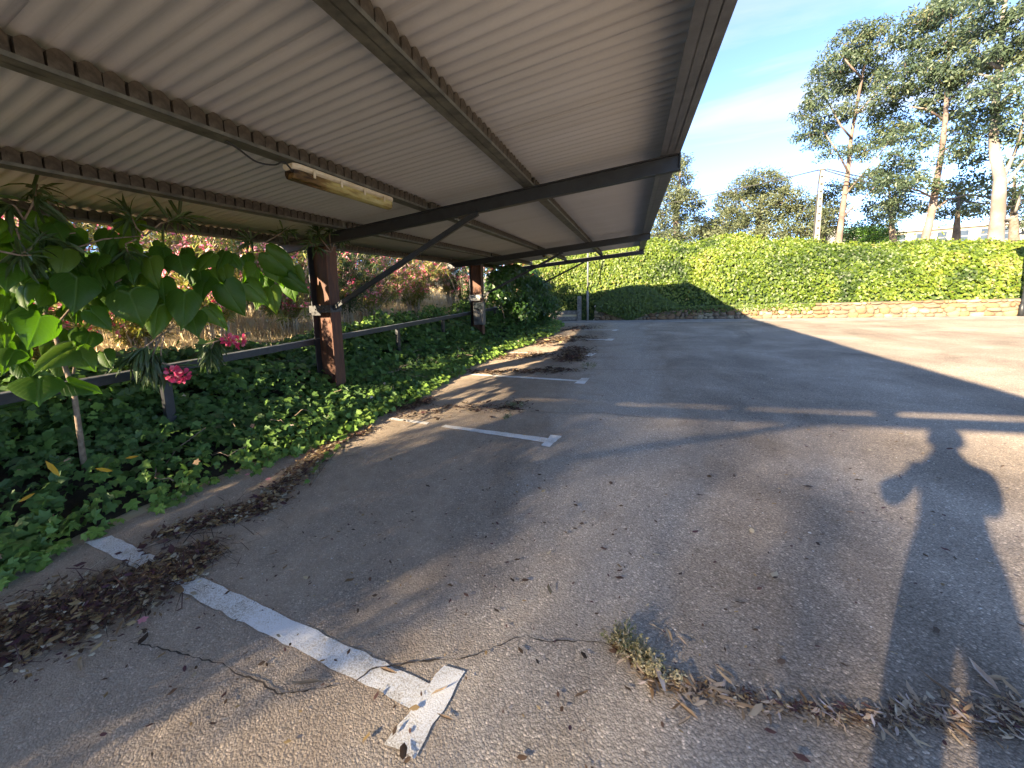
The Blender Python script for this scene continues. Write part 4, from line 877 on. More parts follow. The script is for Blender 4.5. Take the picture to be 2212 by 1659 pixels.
# oleanders carried on behind the photographer; they shade the near bays
G2 = 'oleanders along the railing behind the photographer'
for i, (x, y, h) in enumerate([(-4.3, -3.5, 2.2), (-4.9, -5.4, 2.3)]):
    oleander((x, y), h, 1.15, 22, ['nearer dense oleander by the railing behind the photographer, outside the picture', 'farther dense oleander by the railing behind the photographer, outside the picture'][i], G2, 15, .3, 1., True, False, .55, .16, .2)

# oleander sprays hanging into the picture
def spray(e, base, tip, n, size, droop, name='leaves', bias=.35):
    b = np.array(base); d = np.array(tip)-b; L = np.linalg.norm(d); t_ = rng.uniform(.1, 1.0, n); pos = b+d*t_[:, None]; D = np.repeat((d/L)[None], n, 0)
    side = rvec(n); Y = D*.6+side*.8+np.array([0, 0, -droop])
    return pos, frames(Y, np.array([.5, -.4, .7])+rng.normal(0, .3, (n, 3))), size*rng.uniform(.75, 1.2, n), np.clip(rng.normal(bias, .18, n), 0, 1)
lm_ = []
for q in range(6):
    me = bpy.data.meshes.new('lance_leaf'); me.from_pydata([tuple(v) for v in TL[0]], [], TL[1]); me.materials.append(M['oleander']); a = me.attributes.new('rnd', 'FLOAT', 'POINT'); a.data.foreach_set('value', np.full(len(TL[0]), .1+.12*q, np.float32)); lm_.append(me)
def hanging(paths, label, per, size, droop, flowers=(), xp=-3.5):
    per = int(per*1.7); size = size*1.08
    b0 = P3(*paths[0][0], xp); e = empty('oleander_branch', tuple(b0)); tag(e, label, 'branch', 'oleander shoots poking through the railing and roof edge')
    for pa in paths:
        pts = [P3(x, y, xp+rng.uniform(-.05, .05)) for x, y in pa]; mb = MB(); mb.tube(pts, [.007]*(len(pts)-1)+[.004], 5); mb.build('twig', M['twig'], e, True)
        pos, Fr, ss, rr = spray(e, tuple(pts[-2]), tuple(pts[-1]), per, size, droop)
        for i in range(per):
            o = bpy.data.objects.new('leaf', lm_[int(np.clip((rr[i]-.1)/.12, 0, 5))]); col.objects.link(o); o.parent = e; o.matrix_parent_inverse = pinv(e)
            o.matrix_basis = Matrix.Translation(pos[i].tolist()) @ Matrix(Fr[i].tolist()).to_4x4() @ Matrix.Diagonal((ss[i], ss[i], ss[i], 1))
    for (x, y, rr_) in flowers:
        c = np.array(P3(x, y, xp+.06)); n = 34; off = rvec(n); pos = c+off*rr_*rng.uniform(.4, 1, n)[:, None]
        fl = scatter('blossom', TP, pos, frames(off+rvec(n)*.4, rvec(n)+off+[.5, -.5, 0]), rng.uniform(.034, .052, n), np.clip(rng.normal(.45, .25, n), 0, 1), M['petal'], e)
    return e
hanging([[(1010, 1130), (930, 1190), (830, 1260)], [(1010, 1130), (960, 1230), (930, 1330)], [(1020, 1140), (1000, 1240), (1010, 1340)]], 'drooping oleander shoot with long narrow leaves over the railing', 22, .20, .75, [], -3.5)
hanging([[(1560, 1120), (1420, 1150), (1260, 1200)], [(1420, 1150), (1330, 1180), (1300, 1260)]], 'oleander shoot with a pink flower hanging above the railing', 20, .17, .7, [(1420, 1165, .035), (1490, 1175, .05)], -3.55)
hanging([[(1010, 1310), (1080, 1330), (1150, 1330)]], 'small oleander twig with a pink flower beside the railing post', 5, .12, .3, [(1080, 1375, .04), (1135, 1392, .035)], -3.45)
hanging([[(900, 520), (850, 470), (810, 380)], [(900, 520), (1000, 440), (1150, 400)], [(850, 540), (780, 570), (800, 640)]], 'oleander shoots pushing up against the low roof edge', 14, .20, .25, [], -3.7)
hanging([[(150, 420), (200, 330), (235, 200)], [(150, 420), (90, 330), (40, 320)], [(150, 420), (250, 480), (330, 560)], [(100, 470), (130, 560), (150, 640)]], 'dark oleander shoots reaching the roof at the left edge', 17, .22, .5, [], -3.7)
hanging([[(1650, 560), (1720, 520), (1800, 470)], [(1650, 560), (1580, 560), (1540, 540)]], 'oleander shoot under the roof left of the first column', 14, .16, .2, [], -3.75)
hanging([[(2060, 620), (2000, 540), (1960, 480)], [(2060, 620), (2090, 540), (2130, 520)], [(2060, 620), (1990, 600), (1930, 560)], [(2060, 600), (2050, 520), (2060, 470)]], 'bushy oleander tip crowning the top of the first column', 16, .17, .15, [], -3.50)
hanging([[(-20, 610), (120, 640), (195, 640)], [(120, 640), (190, 600), (260, 520)]], 'low blue green shoot lying in the ivy at the left edge', 10, .13, .1, [], -3.40)

# dark climber around the third column
vn = empty('climbing_vine', (-3.5, 13.5, .2)); tag(vn, 'dark climbing vine smothering the third column and railing', 'vine')
pp_, vv_ = [], []
for c, r, n in [((-3.5, 13.4, 1.25), (.55, 1.1, .55), 1500), ((-3.2, 14.9, 1.35), (.6, 1.0, .55), 1600), ((-3.65, 12.0, 1.55), (.4, .9, .6), 1200), ((-3.55, 13.2, 2.0), (.45, 1.3, .30), 1000), ((-2.9, 15.3, .75), (.6, .9, .5), 1100), ((-3.6, 15.9, 1.9), (.5, .5, .5), 600), ((-3.1, 12.9, .8), (.5, .9, .4), 700)]:
    p, v = blob_leaves(c, r, n, .08); pp_.append(p); vv_.append(v)
pp_ = np.concatenate(pp_); vv_ = np.concatenate(vv_); n = len(pp_)
scatter('foliage', T_fold(.7, .12, .06), pp_, frames(rvec(n)*.7+[.2, -.2, -.8], vv_+rvec(n)*.4+[.2, -.3, .3]), rng.uniform(.08, .14, n), np.clip(rng.normal(.45, .2, n), 0, 1), M['vine'], vn)['kind'] = 'stuff'
mb = MB()
for k in range(12):
    mb.tube([(-3.6+rng.normal(0, .1), 13.4+rng.normal(0, .8), .2), (-3.6+rng.normal(0, .15), 13.4+rng.normal(0, .8), 1.0), (-3.5+rng.normal(0, .2), 13.5+rng.normal(0, .9), 2.0)], [.014, .011, .006], 5)
mb.build('stems', M['twig'], vn)['kind'] = 'stuff'

GL = 'trees closing the view above the dry bank'
for (x, y, h, r, lab) in [(-16, 12, 2.4, 2.6, 'rounded green tree above the bank between the columns'), (-17, 6, 2.3, 2.6, 'rounded tree above the bank behind the first column'), (-17, 1, 2.2, 2.6, 'rounded tree above the bank at the left edge'), (-15, 19, 3.4, 2.8, 'rounded tree above the bank near the far corner'), (-12, 25, 5.0, 3.0, 'rounded tree beyond the left end of the hedge'), (-7, 24, 4.0, 2.4, 'rounded tree just behind the left end of the hedge')]:
    z0 = float(zbank(x, y)); e = empty('bank_tree', (x, y, z0-.1)); tag(e, lab, 'tree', GL); mb = MB(); mb.tube([(x, y, z0-.1), (x+.1, y, z0+h*.4), (x, y+.1, z0+h*.8)], [.18, .14, .06], 8); mb.build('trunk', M['oak_bark'], e, True)
    ncl = 190; u = rvec(ncl)*(rng.uniform(.2, 1, ncl)**.4)[:, None]; cc = np.array([x, y, z0+h*.52])+u*np.array([r, r, h*.5]); P = np.repeat(cc, 26, 0); n = len(P); P = P+rvec(n)*(rng.uniform(0, 1, n)**.5)[:, None]*.45
    scatter('crown', T_quad(.5, .05), P, frames(rvec(n)+[0, 0, -.2], rvec(n)+[0, -.3, .4]), .17*rng.uniform(.7, 1.4, n), np.clip(np.repeat(rng.normal(.5, .15, ncl), 26)+rng.normal(0, .14, n), 0, 1), M['oak'], e)['kind'] = 'stuff'
# dry grass on the bank
n = 42000
x = -rng.uniform(4.9, 15, n)**1.0; y = rng.uniform(-4, 20, n); z = zbank(x, y); L = rng.uniform(.10, .34, n)
TG = (np.array([(-.018, 0, 0), (.018, 0, 0), (.010, .6, .05), (0, 1, .16)]), [(0, 1, 2), (0, 2, 3)])
Y = np.stack([rng.normal(0, .35, n), rng.normal(0, .35, n), np.ones(n)], 1); scatter('dry_grass', TG, np.stack([x, y, z-.01], 1), frames(Y, rvec(n)), L, np.clip(rng.normal(.55, .22, n), 0, 1), M['straw'])
tag(bpy.data.objects['dry_grass'], 'tall straw coloured dry grass on the sunny bank', 'grass', None, 'stuff')

# ------------------------------------------------------------------ trees beyond the hedge
def limb(mb, pts, r0, r1, n=7):
    k = len(pts); mb.tube(pts, [r0+(r1-r0)*i/(k-1) for i in range(k)], n)
def px_tree(name, label, group, Y, trunk, limbs, blobs, r0, leaf, lmat, bark, density, lsz, depth=2.0, droop=.6, rbias=.5, tpl=None, cl=26):
    """trunk/limbs: lists of picture points at distance Y; blobs: (px, py, rx, ry) crown clumps. Points become metres at that distance."""
    base = on(trunk[0][0], trunk[0][1], 1, Y); e = empty(name, (float(base[0]), Y, 0)); tag(e, label, 'tree', group)
    pts = [Vector((float(base[0])-.0, Y, -.1))]+[Vector(on(x, y, 1, Y+rng.normal(0, .15)).tolist()) for x, y in trunk]
    mb = MB(); k = len(pts); mb.tube(pts, [r0*1.25]+[r0*(1-.8*i/(k-2)) for i in range(k-1)], 12); mb.build('trunk', bark, e, True)
    for lm in limbs:
        q = [Vector(on(x, y, 1, Y+(rng.normal(0, depth*.35) if i else 0)).tolist()) for i, (x, y) in enumerate(lm)]
        mb = MB(); limb(mb, q, r0*.34, .025); mb.build('limb', bark, e, True)
    pc = []; vc = []; tw = MB()
    for (bx, by, rx, ry) in blobs:
        c = on(bx, by, 1, Y+rng.normal(0, depth*.5)); sc = float((c-CAM)@fwd)/FPX; rad = np.array([rx*sc*.86, min(max(rx, ry)*sc, depth), ry*sc*.86])
        ncl = max(4, int(density*rad[0]*rad[2]*9)); v = rvec(ncl); u = v*(rng.uniform(.15, 1, ncl)**.45)[:, None]
        cc = c+u*rad
        for q in range(0, ncl, 5): tw.tube([Vector((c*.75+cc[q]*.25-np.array([0, 0, rad[2]*.35])).tolist()), Vector(cc[q].tolist())], [.022, .008], 4, False)
        sub = np.repeat(cc, cl, 0); off = rvec(len(sub))*(rng.uniform(0, 1, len(sub))**.6)[:, None]*np.array([.40, .40, .28])*lsz/.16
        pc.append(sub+off); vc.append(np.repeat(rng.normal(0, .16, ncl), cl))
    if tw.v: tw.build('twigs', bark, e)['kind'] = 'stuff'
    P = np.concatenate(pc); cb_ = np.concatenate(vc); n = len(P)
    Yd = rvec(n)*.8+np.array([0, 0, -droop]); scatter('crown', tpl or T_quad(.34, .05), P, frames(Yd, rvec(n)+[0, -.3, .4]), lsz*rng.uniform(.7, 1.4, n), np.clip(rbias+cb_+rng.normal(0, .14, n), 0, 1), lmat, e)['kind'] = 'stuff'
    return e
GE = 'tall gum trees beyond the hedge'
px_tree('gum_tree', 'slender gum tree with pinkish trunk right of the utility pole', GE, 33, [(1812, 520), (1822, 440), (1832, 370), (1838, 300), (1852, 220), (1868, 140), (1880, 80)],
        [[(1832, 372), (1810, 330), (1790, 300), (1772, 270)], [(1840, 300), (1815, 270), (1800, 240), (1785, 215)], [(1826, 420), (1860, 380), (1895, 340), (1925, 300)], [(1820, 470), (1850, 440), (1880, 415), (1900, 390)], [(1846, 250), (1880, 215), (1905, 190)], [(1862, 170), (1835, 140), (1815, 115)], [(1868, 140), (1895, 100), (1905, 70)]],
        [(1890, 65, 38, 26), (1838, 85, 46, 30), (1872, 120, 52, 34), (1815, 135, 48, 32), (1790, 165, 40, 26), (1880, 170, 44, 32), (1768, 205, 32, 24), (1830, 180, 48, 34), (1752, 245, 34, 26), (1790, 262, 36, 24), (1850, 235, 42, 28), (1742, 285, 26, 22), (1770, 305, 30, 18), (1905, 245, 38, 26), (1890, 300, 44, 26), (1925, 270, 34, 22), (1860, 330, 30, 20), (1800, 330, 26, 14), (1838, 400, 26, 16), (1880, 380, 30, 18)],
        .145, 'gum', M['gum'], M['gum_bark'], 4.2, .18, 2.2, cl=46)
px_tree('gum_tree', 'middle gum tree with bare leaning trunk behind the hedge', GE, 30, [(1998, 520), (2012, 460), (2022, 400), (2034, 330), (2042, 260), (2046, 190), (2050, 110), (2056, 20)],
        [[(2020, 430), (1985, 412), (1950, 402), (1920, 395)], [(2042, 260), (2000, 235), (1965, 230)], [(2034, 330), (2070, 300), (2095, 270)], [(2015, 455), (2050, 430), (2090, 420)], [(2046, 190), (2010, 160), (1980, 150)], [(2044, 220), (2085, 190), (2110, 160)]],
        [(2000, 40, 58, 36), (2045, 15, 60, 34), (1965, 75, 44, 28), (2020, 100, 60, 36), (2080, 70, 46, 34), (1955, 150, 46, 26), (1995, 165, 52, 30), (2060, 160, 50, 34), (1935, 185, 44, 24), (2015, 215, 46, 26), (2075, 225, 44, 30), (1950, 205, 34, 20), (2095, 150, 40, 30), (2075, 285, 40, 26), (1985, 275, 36, 20), (1945, 290, 36, 22), (2060, 330, 36, 20), (1960, 330, 40, 20), (1930, 360, 40, 20), (1975, 390, 44, 20), (2070, 395, 44, 22), (1915, 400, 40, 22), (1990, 300, 20, 16), (2005, 440, 30, 14), (1945, 440, 40, 16)],
        .16, 'gum', M['gum'], M['gum_bark'], 4.2, .18, 2.4, cl=46)
px_tree('gum_tree', 'thick pale forked gum trunk at the right edge', GE, 25.5, [(2150, 525), (2155, 470), (2158, 420), (2160, 385), (2150, 340), (2146, 300), (2150, 230), (2158, 160), (2164, 80), (2172, -20), (2178, -90)],
        [[(2158, 400), (2178, 360), (2192, 330), (2205, 290), (2215, 230)], [(2160, 410), (2190, 375), (2215, 345), (2240, 320)], [(2168, 480), (2190, 468), (2205, 462)], [(2190, 468), (2200, 440), (2204, 420)], [(2160, 150), (2138, 135), (2120, 128)], [(2158, 185), (2135, 165), (2115, 160)], [(2162, 130), (2180, 110), (2190, 80)], [(2168, 10), (2185, -20), (2195, -50)], [(2150, 240), (2185, 200), (2215, 180)]],
        [(2130, 60, 40, 34), (2195, 40, 46, 38), (2110, 20, 46, 30), (2180, 120, 44, 34), (2120, 110, 36, 26), (2205, 170, 44, 34), (2130, 190, 38, 28), (2195, 235, 46, 30), (2115, 240, 38, 24), (2205, 290, 40, 24), (2125, 290, 34, 22), (2150, -40, 70, 40), (2230, 100, 50, 60), (2090, 320, 30, 16), (2150, 130, 30, 22), (2170, 270, 26, 20), (2105, 350, 26, 12)],
        .22, 'gum', M['gum'], M['gum_pale'], 4.4, .17, 2.2, cl=46)
GD = 'dark trees farther back beyond the hedge'
for i, (lab, Y, tr, bl) in enumerate([
    ('dark tree behind the thick pale gum trunk', 38, [(2190, 520), (2190, 450), (2192, 380)], [(2195, 400, 46, 34), (2190, 440, 40, 26), (2205, 470, 36, 20), (2130, 455, 30, 16), (2200, 350, 40, 30)]),
    ('dark feathery tree between the middle and thick gums', 42, [(2065, 525), (2068, 470), (2072, 420)], [(2075, 440, 40, 22), (2050, 462, 40, 16), (2090, 458, 30, 14), (2100, 410, 30, 16), (2060, 405, 36, 16)]),
    ('feathery tree between the slender and middle gums', 44, [(1930, 525), (1925, 470), (1920, 400)], [(1930, 420, 46, 26), (1900, 450, 40, 24), (1960, 450, 40, 20), (1930, 470, 40, 16), (1885, 400, 36, 22), (1950, 375, 40, 20)])]):
    px_tree('back_tree', lab, GD, Y, tr, [], bl, .22, 'gum', M['gum'], M['oak_bark'], 3.2, .24, 2.5, .3, .30)
GO = 'holm oaks beyond the hedge'
px_tree('holm_oak', 'tall grey green oak just right of the roof edge', GO, 36, [(1462, 530), (1460, 470), (1465, 420), (1470, 370)], [[(1462, 450), (1440, 420)], [(1464, 420), (1490, 390)]],
        [(1470, 350, 22, 20), (1462, 385, 32, 26), (1448, 420, 40, 30), (1480, 430, 36, 26), (1505, 440, 22, 18), (1440, 465, 36, 26), (1480, 470, 36, 22), (1425, 500, 40, 24), (1470, 505, 40, 22), (1455, 360, 18, 20)], .25, 'oak', M['oak'], M['oak_bark'], 6.5, .20, 2.6, .2, .55)
px_tree('holm_oak', 'broad domed oak in the middle beyond the hedge', GO, 38, [(1640, 530), (1640, 480), (1642, 440)], [[(1640, 470), (1600, 430)], [(1642, 450), (1690, 420)], [(1642, 440), (1650, 400)]],
        [(1640, 385, 40, 22), (1675, 392, 30, 24), (1600, 410, 40, 26), (1650, 420, 54, 30), (1700, 430, 40, 28), (1575, 440, 40, 28), (1620, 455, 54, 30), (1680, 460, 50, 30), (1565, 480, 44, 28), (1610, 495, 54, 26), (1670, 500, 54, 26), (1725, 460, 36, 28), (1735, 500, 44, 26), (1555, 510, 40, 20)], .32, 'oak', M['oak'], M['oak_bark'], 6.0, .20, 3.0, .2, .6)
px_tree('holm_oak', 'brownish oak behind the utility pole', GO, 41, [(1780, 530), (1780, 470)], [], [(1795, 410, 24, 16), (1775, 440, 36, 24), (1800, 455, 30, 26), (1760, 470, 36, 26), (1790, 495, 38, 24), (1760, 505, 36, 20)], .22, 'oak', M['oak'], M['oak_bark'], 6.0, .20, 2.4, .2, .52)
px_tree('holm_oak', 'low oak filling the gap between the tall oak and the domed oak', GO, 44, [(1525, 530), (1525, 500)], [], [(1525, 490, 40, 22), (1500, 510, 44, 22), (1545, 508, 40, 20), (1420, 520, 50, 20)], .2, 'oak', M['oak'], M['oak_bark'], 5.5, .22, 2.4, .2, .45)
px_tree('shrub_tree', 'dense bright green bushy tree below the green roof', None, 48, [(1880, 535), (1880, 510)], [], [(1880, 492, 36, 22), (1850, 508, 30, 18), (1905, 508, 32, 18), (1880, 520, 54, 16)], .2, 'oak', M['vine'], M['oak_bark'], 6.0, .22, 2.4, .2, .62)

# gum trees behind the photographer whose crowns throw the soft shade on the near bays
def far_gum(x, y, zc, rs, rz, ncl, label):
    e = empty('gum_tree', (x, y, 0)); tag(e, label, 'tree', 'gum trees behind the photographer'); z0 = float(zbank(x, y))-.1
    mb = MB(); mb.tube([(x, y, z0), (x+.2, y, zc*.5), (x-.1, y+.1, zc), (x, y, zc+rz*.8)], [.28, .22, .13, .04], 10); mb.build('trunk', M['gum_bark'], e, True)
    u = rvec(ncl)*(rng.uniform(0, 1, ncl)**.34)[:, None]; cc = np.array([x, y, zc])+u*np.array([rs, rs, rz])
    for q in range(0, ncl, 16):
        mb = MB(); mb.tube([(x, y, zc-.5), tuple((np.array([x, y, zc-.5])+cc[q])/2+[0, 0, .2]), tuple(cc[q])], [.05, .03, .012], 5); mb.build('limb', M['gum_bark'], e, True)
    P = np.repeat(cc, 44, 0); n = len(P); P = P+rvec(n)*(rng.uniform(0, 1, n)**.4)[:, None]*.75
    scatter('crown', T_quad(.34, .05), P, frames(rvec(n)*.8+[0, 0, -.6], rvec(n)+[0, 0, .4]), .14*rng.uniform(.7, 1.4, n), np.clip(rng.normal(.5, .18, n), 0, 1), M['gum'], e)['kind'] = 'stuff'
far_gum(-18.2, -33.2, 12.8, 2.8, 2.7, 175, 'nearer tall gum tree behind the photographer, outside the picture')
far_gum(-18.6, -35.2, 14.0, 1.7, .75, 60, 'tallest gum tree behind the photographer, outside the picture')
far_gum(-14.3, -30.0, 11.0, 1.3, 1.0, 34, 'slim gum tree behind the photographer, outside the picture')

# utility pole with climbing notches and its wires
uy = 32; ub = on(1762, 517, 1, uy); ut = on(1777, 355, 1, uy); ux = float(ut[0]); uz = float(ut[2])
up_ = empty('utility_pole', (ux, uy, 0)); tag(up_, 'pale concrete utility pole with climbing holes beyond the hedge', 'utility pole')
mb = MB(); mb.add([(ux+sx*.15*k, uy+sy*.11*k, z) for z, k in ((0, 1.0), (uz, .55)) for sx, sy in ((-1, -1), (1, -1), (1, 1), (-1, 1))], [(3, 2, 1, 0), (4, 5, 6, 7), (0, 1, 5, 4), (1, 2, 6, 5), (2, 3, 7, 6), (3, 0, 4, 7)]); mb.build('shaft', M['concrete'], up_, bevel=.015)
for k in range(13):
    z = uz-.7-k*.42; f_ = 1.0+(.55-1.0)*z/uz; mb = MB(); mb.box((ux, uy-.11*f_-.004, z), (.10, .012, .10)); mb.build('hole_shade', M['cable'], up_)  # dark plates on the shaft face, painting the shade inside the holes
mb = MB(); mb.box((ux, uy, uz-.28), (.34, .26, .06)); mb.build('band', M['steel'], up_)
mb = MB(); mb.tube([(ux-.13, uy-.15, uz-.3), (ux-.19, uy-.17, uz-1.2), (ux-.2, uy-.18, uz-2.6), (ux-.24, uy-.2, .2)], .02, 6); mb.build('down_cable', M['cable'], up_)
def wire(p, q, sag, label):
    p = Vector(p); q = Vector(q); pts = [p.lerp(q, i/16)-Vector((0, 0, sag*4*(i/16)*(1-i/16))) for i in range(17)]
    mb = MB(); mb.tube(pts, .03, 5); tag(mb.build('overhead_wire', M['cable'], smooth=True), label, 'wire', 'overhead wires on the utility pole')
wire((ux-.1, uy, uz-.28), on(1200, 480, 1, 36).tolist(), .25, 'overhead wire running left from the utility pole towards the roof')
wire((ux+.12, uy, uz-.25), on(2260, 437, 1, 33).tolist(), .25, 'upper overhead wire running right through the gum trees')
wire((ux+.12, uy, uz-.35), on(2260, 452, 1, 32).tolist(), .35, 'lower overhead wire running right through the gum trees')

# far building seen over the hedge
BY = 72
def bp_(x, y): 
    q = on(x, y, 1, BY); return float(q[0]), float(q[2])
b0, zb0 = bp_(1905, 528); b1, zb1 = bp_(2230, 524); _, ztop = bp_(2050, 494)
bl = empty('far_building', ((b0+b1)/2, BY, 0)); tag(bl, 'long low cream building with grey panels seen behind the gum trees', 'building')
mb = MB(); mb.box(((b0+b1)/2, BY+4, ztop/2), (b1-b0, 8, ztop)); mb.build('wall', M['cream'], bl)
mb = MB(); mb.box(((b0+b1)/2, BY+4, ztop+.15), (b1-b0+.8, 8.6, .28)); mb.build('roof_slab', M['far_white'], bl)
mb = MB(); mb.box(((b0+b1)/2, BY-.02, ztop-2.0), (b1-b0, .1, .25)); mb.build('sill_band', M['far_white'], bl)
nwin = 7
for k in range(nwin):
    xx = b0+(k+.6)*(b1-b0)/nwin; zc = ztop-1.0
    mb = MB(); mb.box((xx-.9, BY-.04, zc), (1.6, .08, 1.5)); mb.build('grey_panel', M['greyblue'], bl)
    mb = MB(); mb.box((xx+.55, BY-.05, zc), (.95, .10, 1.5)); wn = mb.build('window', M['far_white'], bl)
    for dz2 in (-.36, .36):
        mb = MB(); mb.box((xx+.55, BY-.115, zc+dz2), (.75, .02, .60)); mb.build('pane', M['glass'], wn)
def green_roofed(x0, x1, ye, yr, Y, label):
    a = on(x0, ye, 1, Y); c = on(x1, ye, 1, Y); rr = on((x0+x1)/2, yr, 1, Y); e = empty('green_roof_house', (float((a[0]+c[0])/2), Y, 0)); tag(e, label, 'building', 'green roofed houses far behind')
    ze = float((a[2]+c[2])/2); zr_ = float(rr[2]); xa, xc = float(a[0]), float(c[0]); xm = (xa+xc)/2
    mb = MB(); mb.box((xm, Y+5, ze/2), (xc-xa-.6, 9, ze)); mb.build('wall', M['far_white'], e)
    mb = MB(); mb.add([(xa, Y, ze), (xc, Y, ze), (xc, Y+10, ze), (xa, Y+10, ze), (xa+.6, Y+4, zr_), (xc-.6, Y+4, zr_), (xc-.6, Y+6, zr_), (xa+.6, Y+6, zr_)], [(3, 2, 1, 0), (0, 1, 5, 4), (1, 2, 6, 5), (2, 3, 7, 6), (3, 0, 4, 7), (4, 5, 6, 7)]); mb.build('roof', M['greenroof'], e)
green_roofed(1838, 1935, 500, 481, 66, 'green roofed house behind the bushy tree and slender gum')
green_roofed(2035, 2105, 492, 478, 95, 'green roofed house glimpsed behind the middle gum')
hx, hz = bp_(1800, 500); a = on(1793, 530, 1, 60); b = on(1818, 530, 1, 60); tz = float(on(1805, 490, 1, 60)[2])
sh = empty('white_shed', (float(a[0]+b[0])/2, 60, 0)); tag(sh, 'small white shed gable left of the slender gum trunk', 'shed'); mb = MB(); mb.box((float(a[0]+b[0])/2, 62, tz/2), (float(b[0]-a[0]), 4, tz)); mb.build('wall', M['far_white'], sh); mb = MB(); mb.box((float(a[0]+b[0])/2, 62, tz+.06), (float(b[0]-a[0])+.3, 4.3, .12)); mb.build('roof', M['far_white'], sh)

# ------------------------------------------------------------------ leaf litter
TD = (np.array([(0, 0, 0), (.22, .35, .10), (.16, .75, .04), (0, 1, .16), (-.18, .70, .02), (-.20, .3, .08)]), [(0, 1, 2, 3), (0, 3, 4, 5)])
def litter(name, label, pts, n, spread, h, size, mat, rb, tpl=TD):
    pts = np.array([p[:2] for p in pts]); i = rng.integers(0, len(pts)-1, n); t_ = rng.uniform(0, 1, n)[:, None]
    sp = np.interp(i+t_[:, 0], np.arange(len(pts)), np.broadcast_to(spread, (len(pts),)))
    q = pts[i]*(1-t_)+pts[i+1]*t_+rng.normal(0, 1, (n, 2))*sp[:, None]
    z = .010+rng.uniform(0, 1, n)**1.5*h; up = np.stack([rng.normal(0, .28, n), rng.normal(0, .28, n), np.ones(n)], 1); a = rng.uniform(0, 6.283, n)
    o = scatter(name, tpl, np.column_stack([q, z]), frames(np.stack([np.cos(a), np.sin(a), rng.normal(0, .12, n)], 1), up), size*rng.lognormal(0, .4, n), np.clip(rb+rng.normal(0, .27, n), 0, 1), mat)
    return tag(o, label, 'leaf litter', None, 'stuff')
TS = (np.array([(-.012, 0, 0), (.012, 0, 0), (.010, .5, .05), (-.010, .5, .05), (.004, 1, .0)]), [(0, 1, 2, 3), (3, 2, 4)])
G = gnd
litter('leaf_litter', 'thick dark leaf litter beside the nearest T mark', [G(-60, 1400), G(120, 1340), G(250, 1300), G(370, 1235), G(440, 1200)], 4600, [.15, .14, .12, .08, .05], .022, .028, M['litter'], .66)
litter('leaf_litter', 'twigs mixed in the near leaf litter', [G(-60, 1400), G(120, 1340), G(250, 1300), G(370, 1235), G(470, 1190)], 700, [.16, .15, .13, .12, .10], .04, .11, M['litter'], .25, TS)
litter('leaf_litter', 'band of brown leaf litter along the ivy edge', [G(340, 1165), G(450, 1125), G(540, 1110), G(590, 1075), G(640, 1030), G(690, 985), G(730, 955), G(800, 930)], 2600, [.05, .06, .06, .07, .08, .06, .045, .05], .02, .029, M['litter'], .70)
litter('leaf_litter', 'twigs along the ivy edge', [G(340, 1165), G(540, 1110), G(640, 1030), G(730, 955), G(840, 920)], 420, .10, .03, .10, M['litter'], .25, TS)
litter('leaf_litter', 'leaf litter spread before the first column base', [G(820, 890), G(880, 880), G(930, 865)], 700, [.10, .10, .06], .025, .035, M['litter'], .35)
litter('leaf_litter', 'scattered litter around the second T mark stem', [G(860, 905), G(1000, 880), G(1100, 885), G(1130, 870)], 500, [.10, .12, .10, .10], .015, .035, M['litter'], .3)
litter('leaf_litter', 'litter patch beyond the third T mark', [G(1050, 775), G(1120, 770), G(1190, 765)], 700, [.2, .2, .2], .02, .05, M['litter'], .45)
litter('leaf_litter', 'line of litter beside the third T mark bar', [G(1010, 805), G(1140, 805), G(1240, 800)], 520, [.08, .10, .12], .025, .05, M['litter'], .25)
litter('leaf_litter', 'litter patch beside the fourth T mark', [G(1225, 780), G(1240, 770), G(1245, 752)], 1100, [.16, .14, .20], .03, .05, M['litter'], .45)
litter('leaf_litter', 'litter far along the bays', [G(1150, 745), G(1210, 735), G(1255, 728)], 1000, [.3, .3, .3], .02, .06, M['litter'], .5)
litter('leaf_litter', 'litter under the far vine', [G(1205, 715), G(1240, 712), G(1275, 705)], 600, [.3, .3, .3], .02, .06, M['litter'], .5)
litter('leaf_litter', 'dry gum leaves gathered along the crack at lower right', [G(1360, 1420), G(1420, 1470), G(1500, 1495), G(1580, 1510), G(1690, 1530)], 300, [.022, .03, .024, .02, .014], .008, .036, M['dryleaf'], .6, (np.array([(0, 0, 0), (.085, .35, .03), (.06, .72, .015), (.05, 1, .05), (-.07, .68, .0), (-.085, .3, .03)]), TD[1]))
litter('leaf_litter', 'drift of dry gum leaves at the lower right corner', [G(1750, 1540), G(1900, 1555), G(2020, 1550), G(2120, 1560), G(2230, 1540), G(2260, 1600)], 380, [.012, .024, .024, .03, .045, .045], .010, .036, M['dryleaf'], .58, (np.array([(0, 0, 0), (.085, .35, .03), (.06, .72, .015), (.05, 1, .05), (-.07, .68, .0), (-.085, .3, .03)]), TD[1]))
litter('leaf_litter', 'fine brown crumbs lodged along the crack at lower right', [G(1330, 1400), G(1420, 1465), G(1580, 1508), G(1750, 1540), G(1900, 1556), G(2120, 1562), G(2250, 1560)], 1500, [.015, .025, .02, .015, .02, .03, .035], .006, .012, M['litter'], .5)
litter('leaf_litter', 'fine crumbs and bits strewn thinly over the asphalt', [G(100, 1500), G(900, 1200), G(1200, 1000), G(1700, 900), G(2100, 1100), G(1500, 1300), G(800, 1500)], 900, .55, .004, .020, M['litter'], .5)
n = 700; x = rng.uniform(-2.5, 4, n); y = rng.uniform(.3, 9, n)**1.0
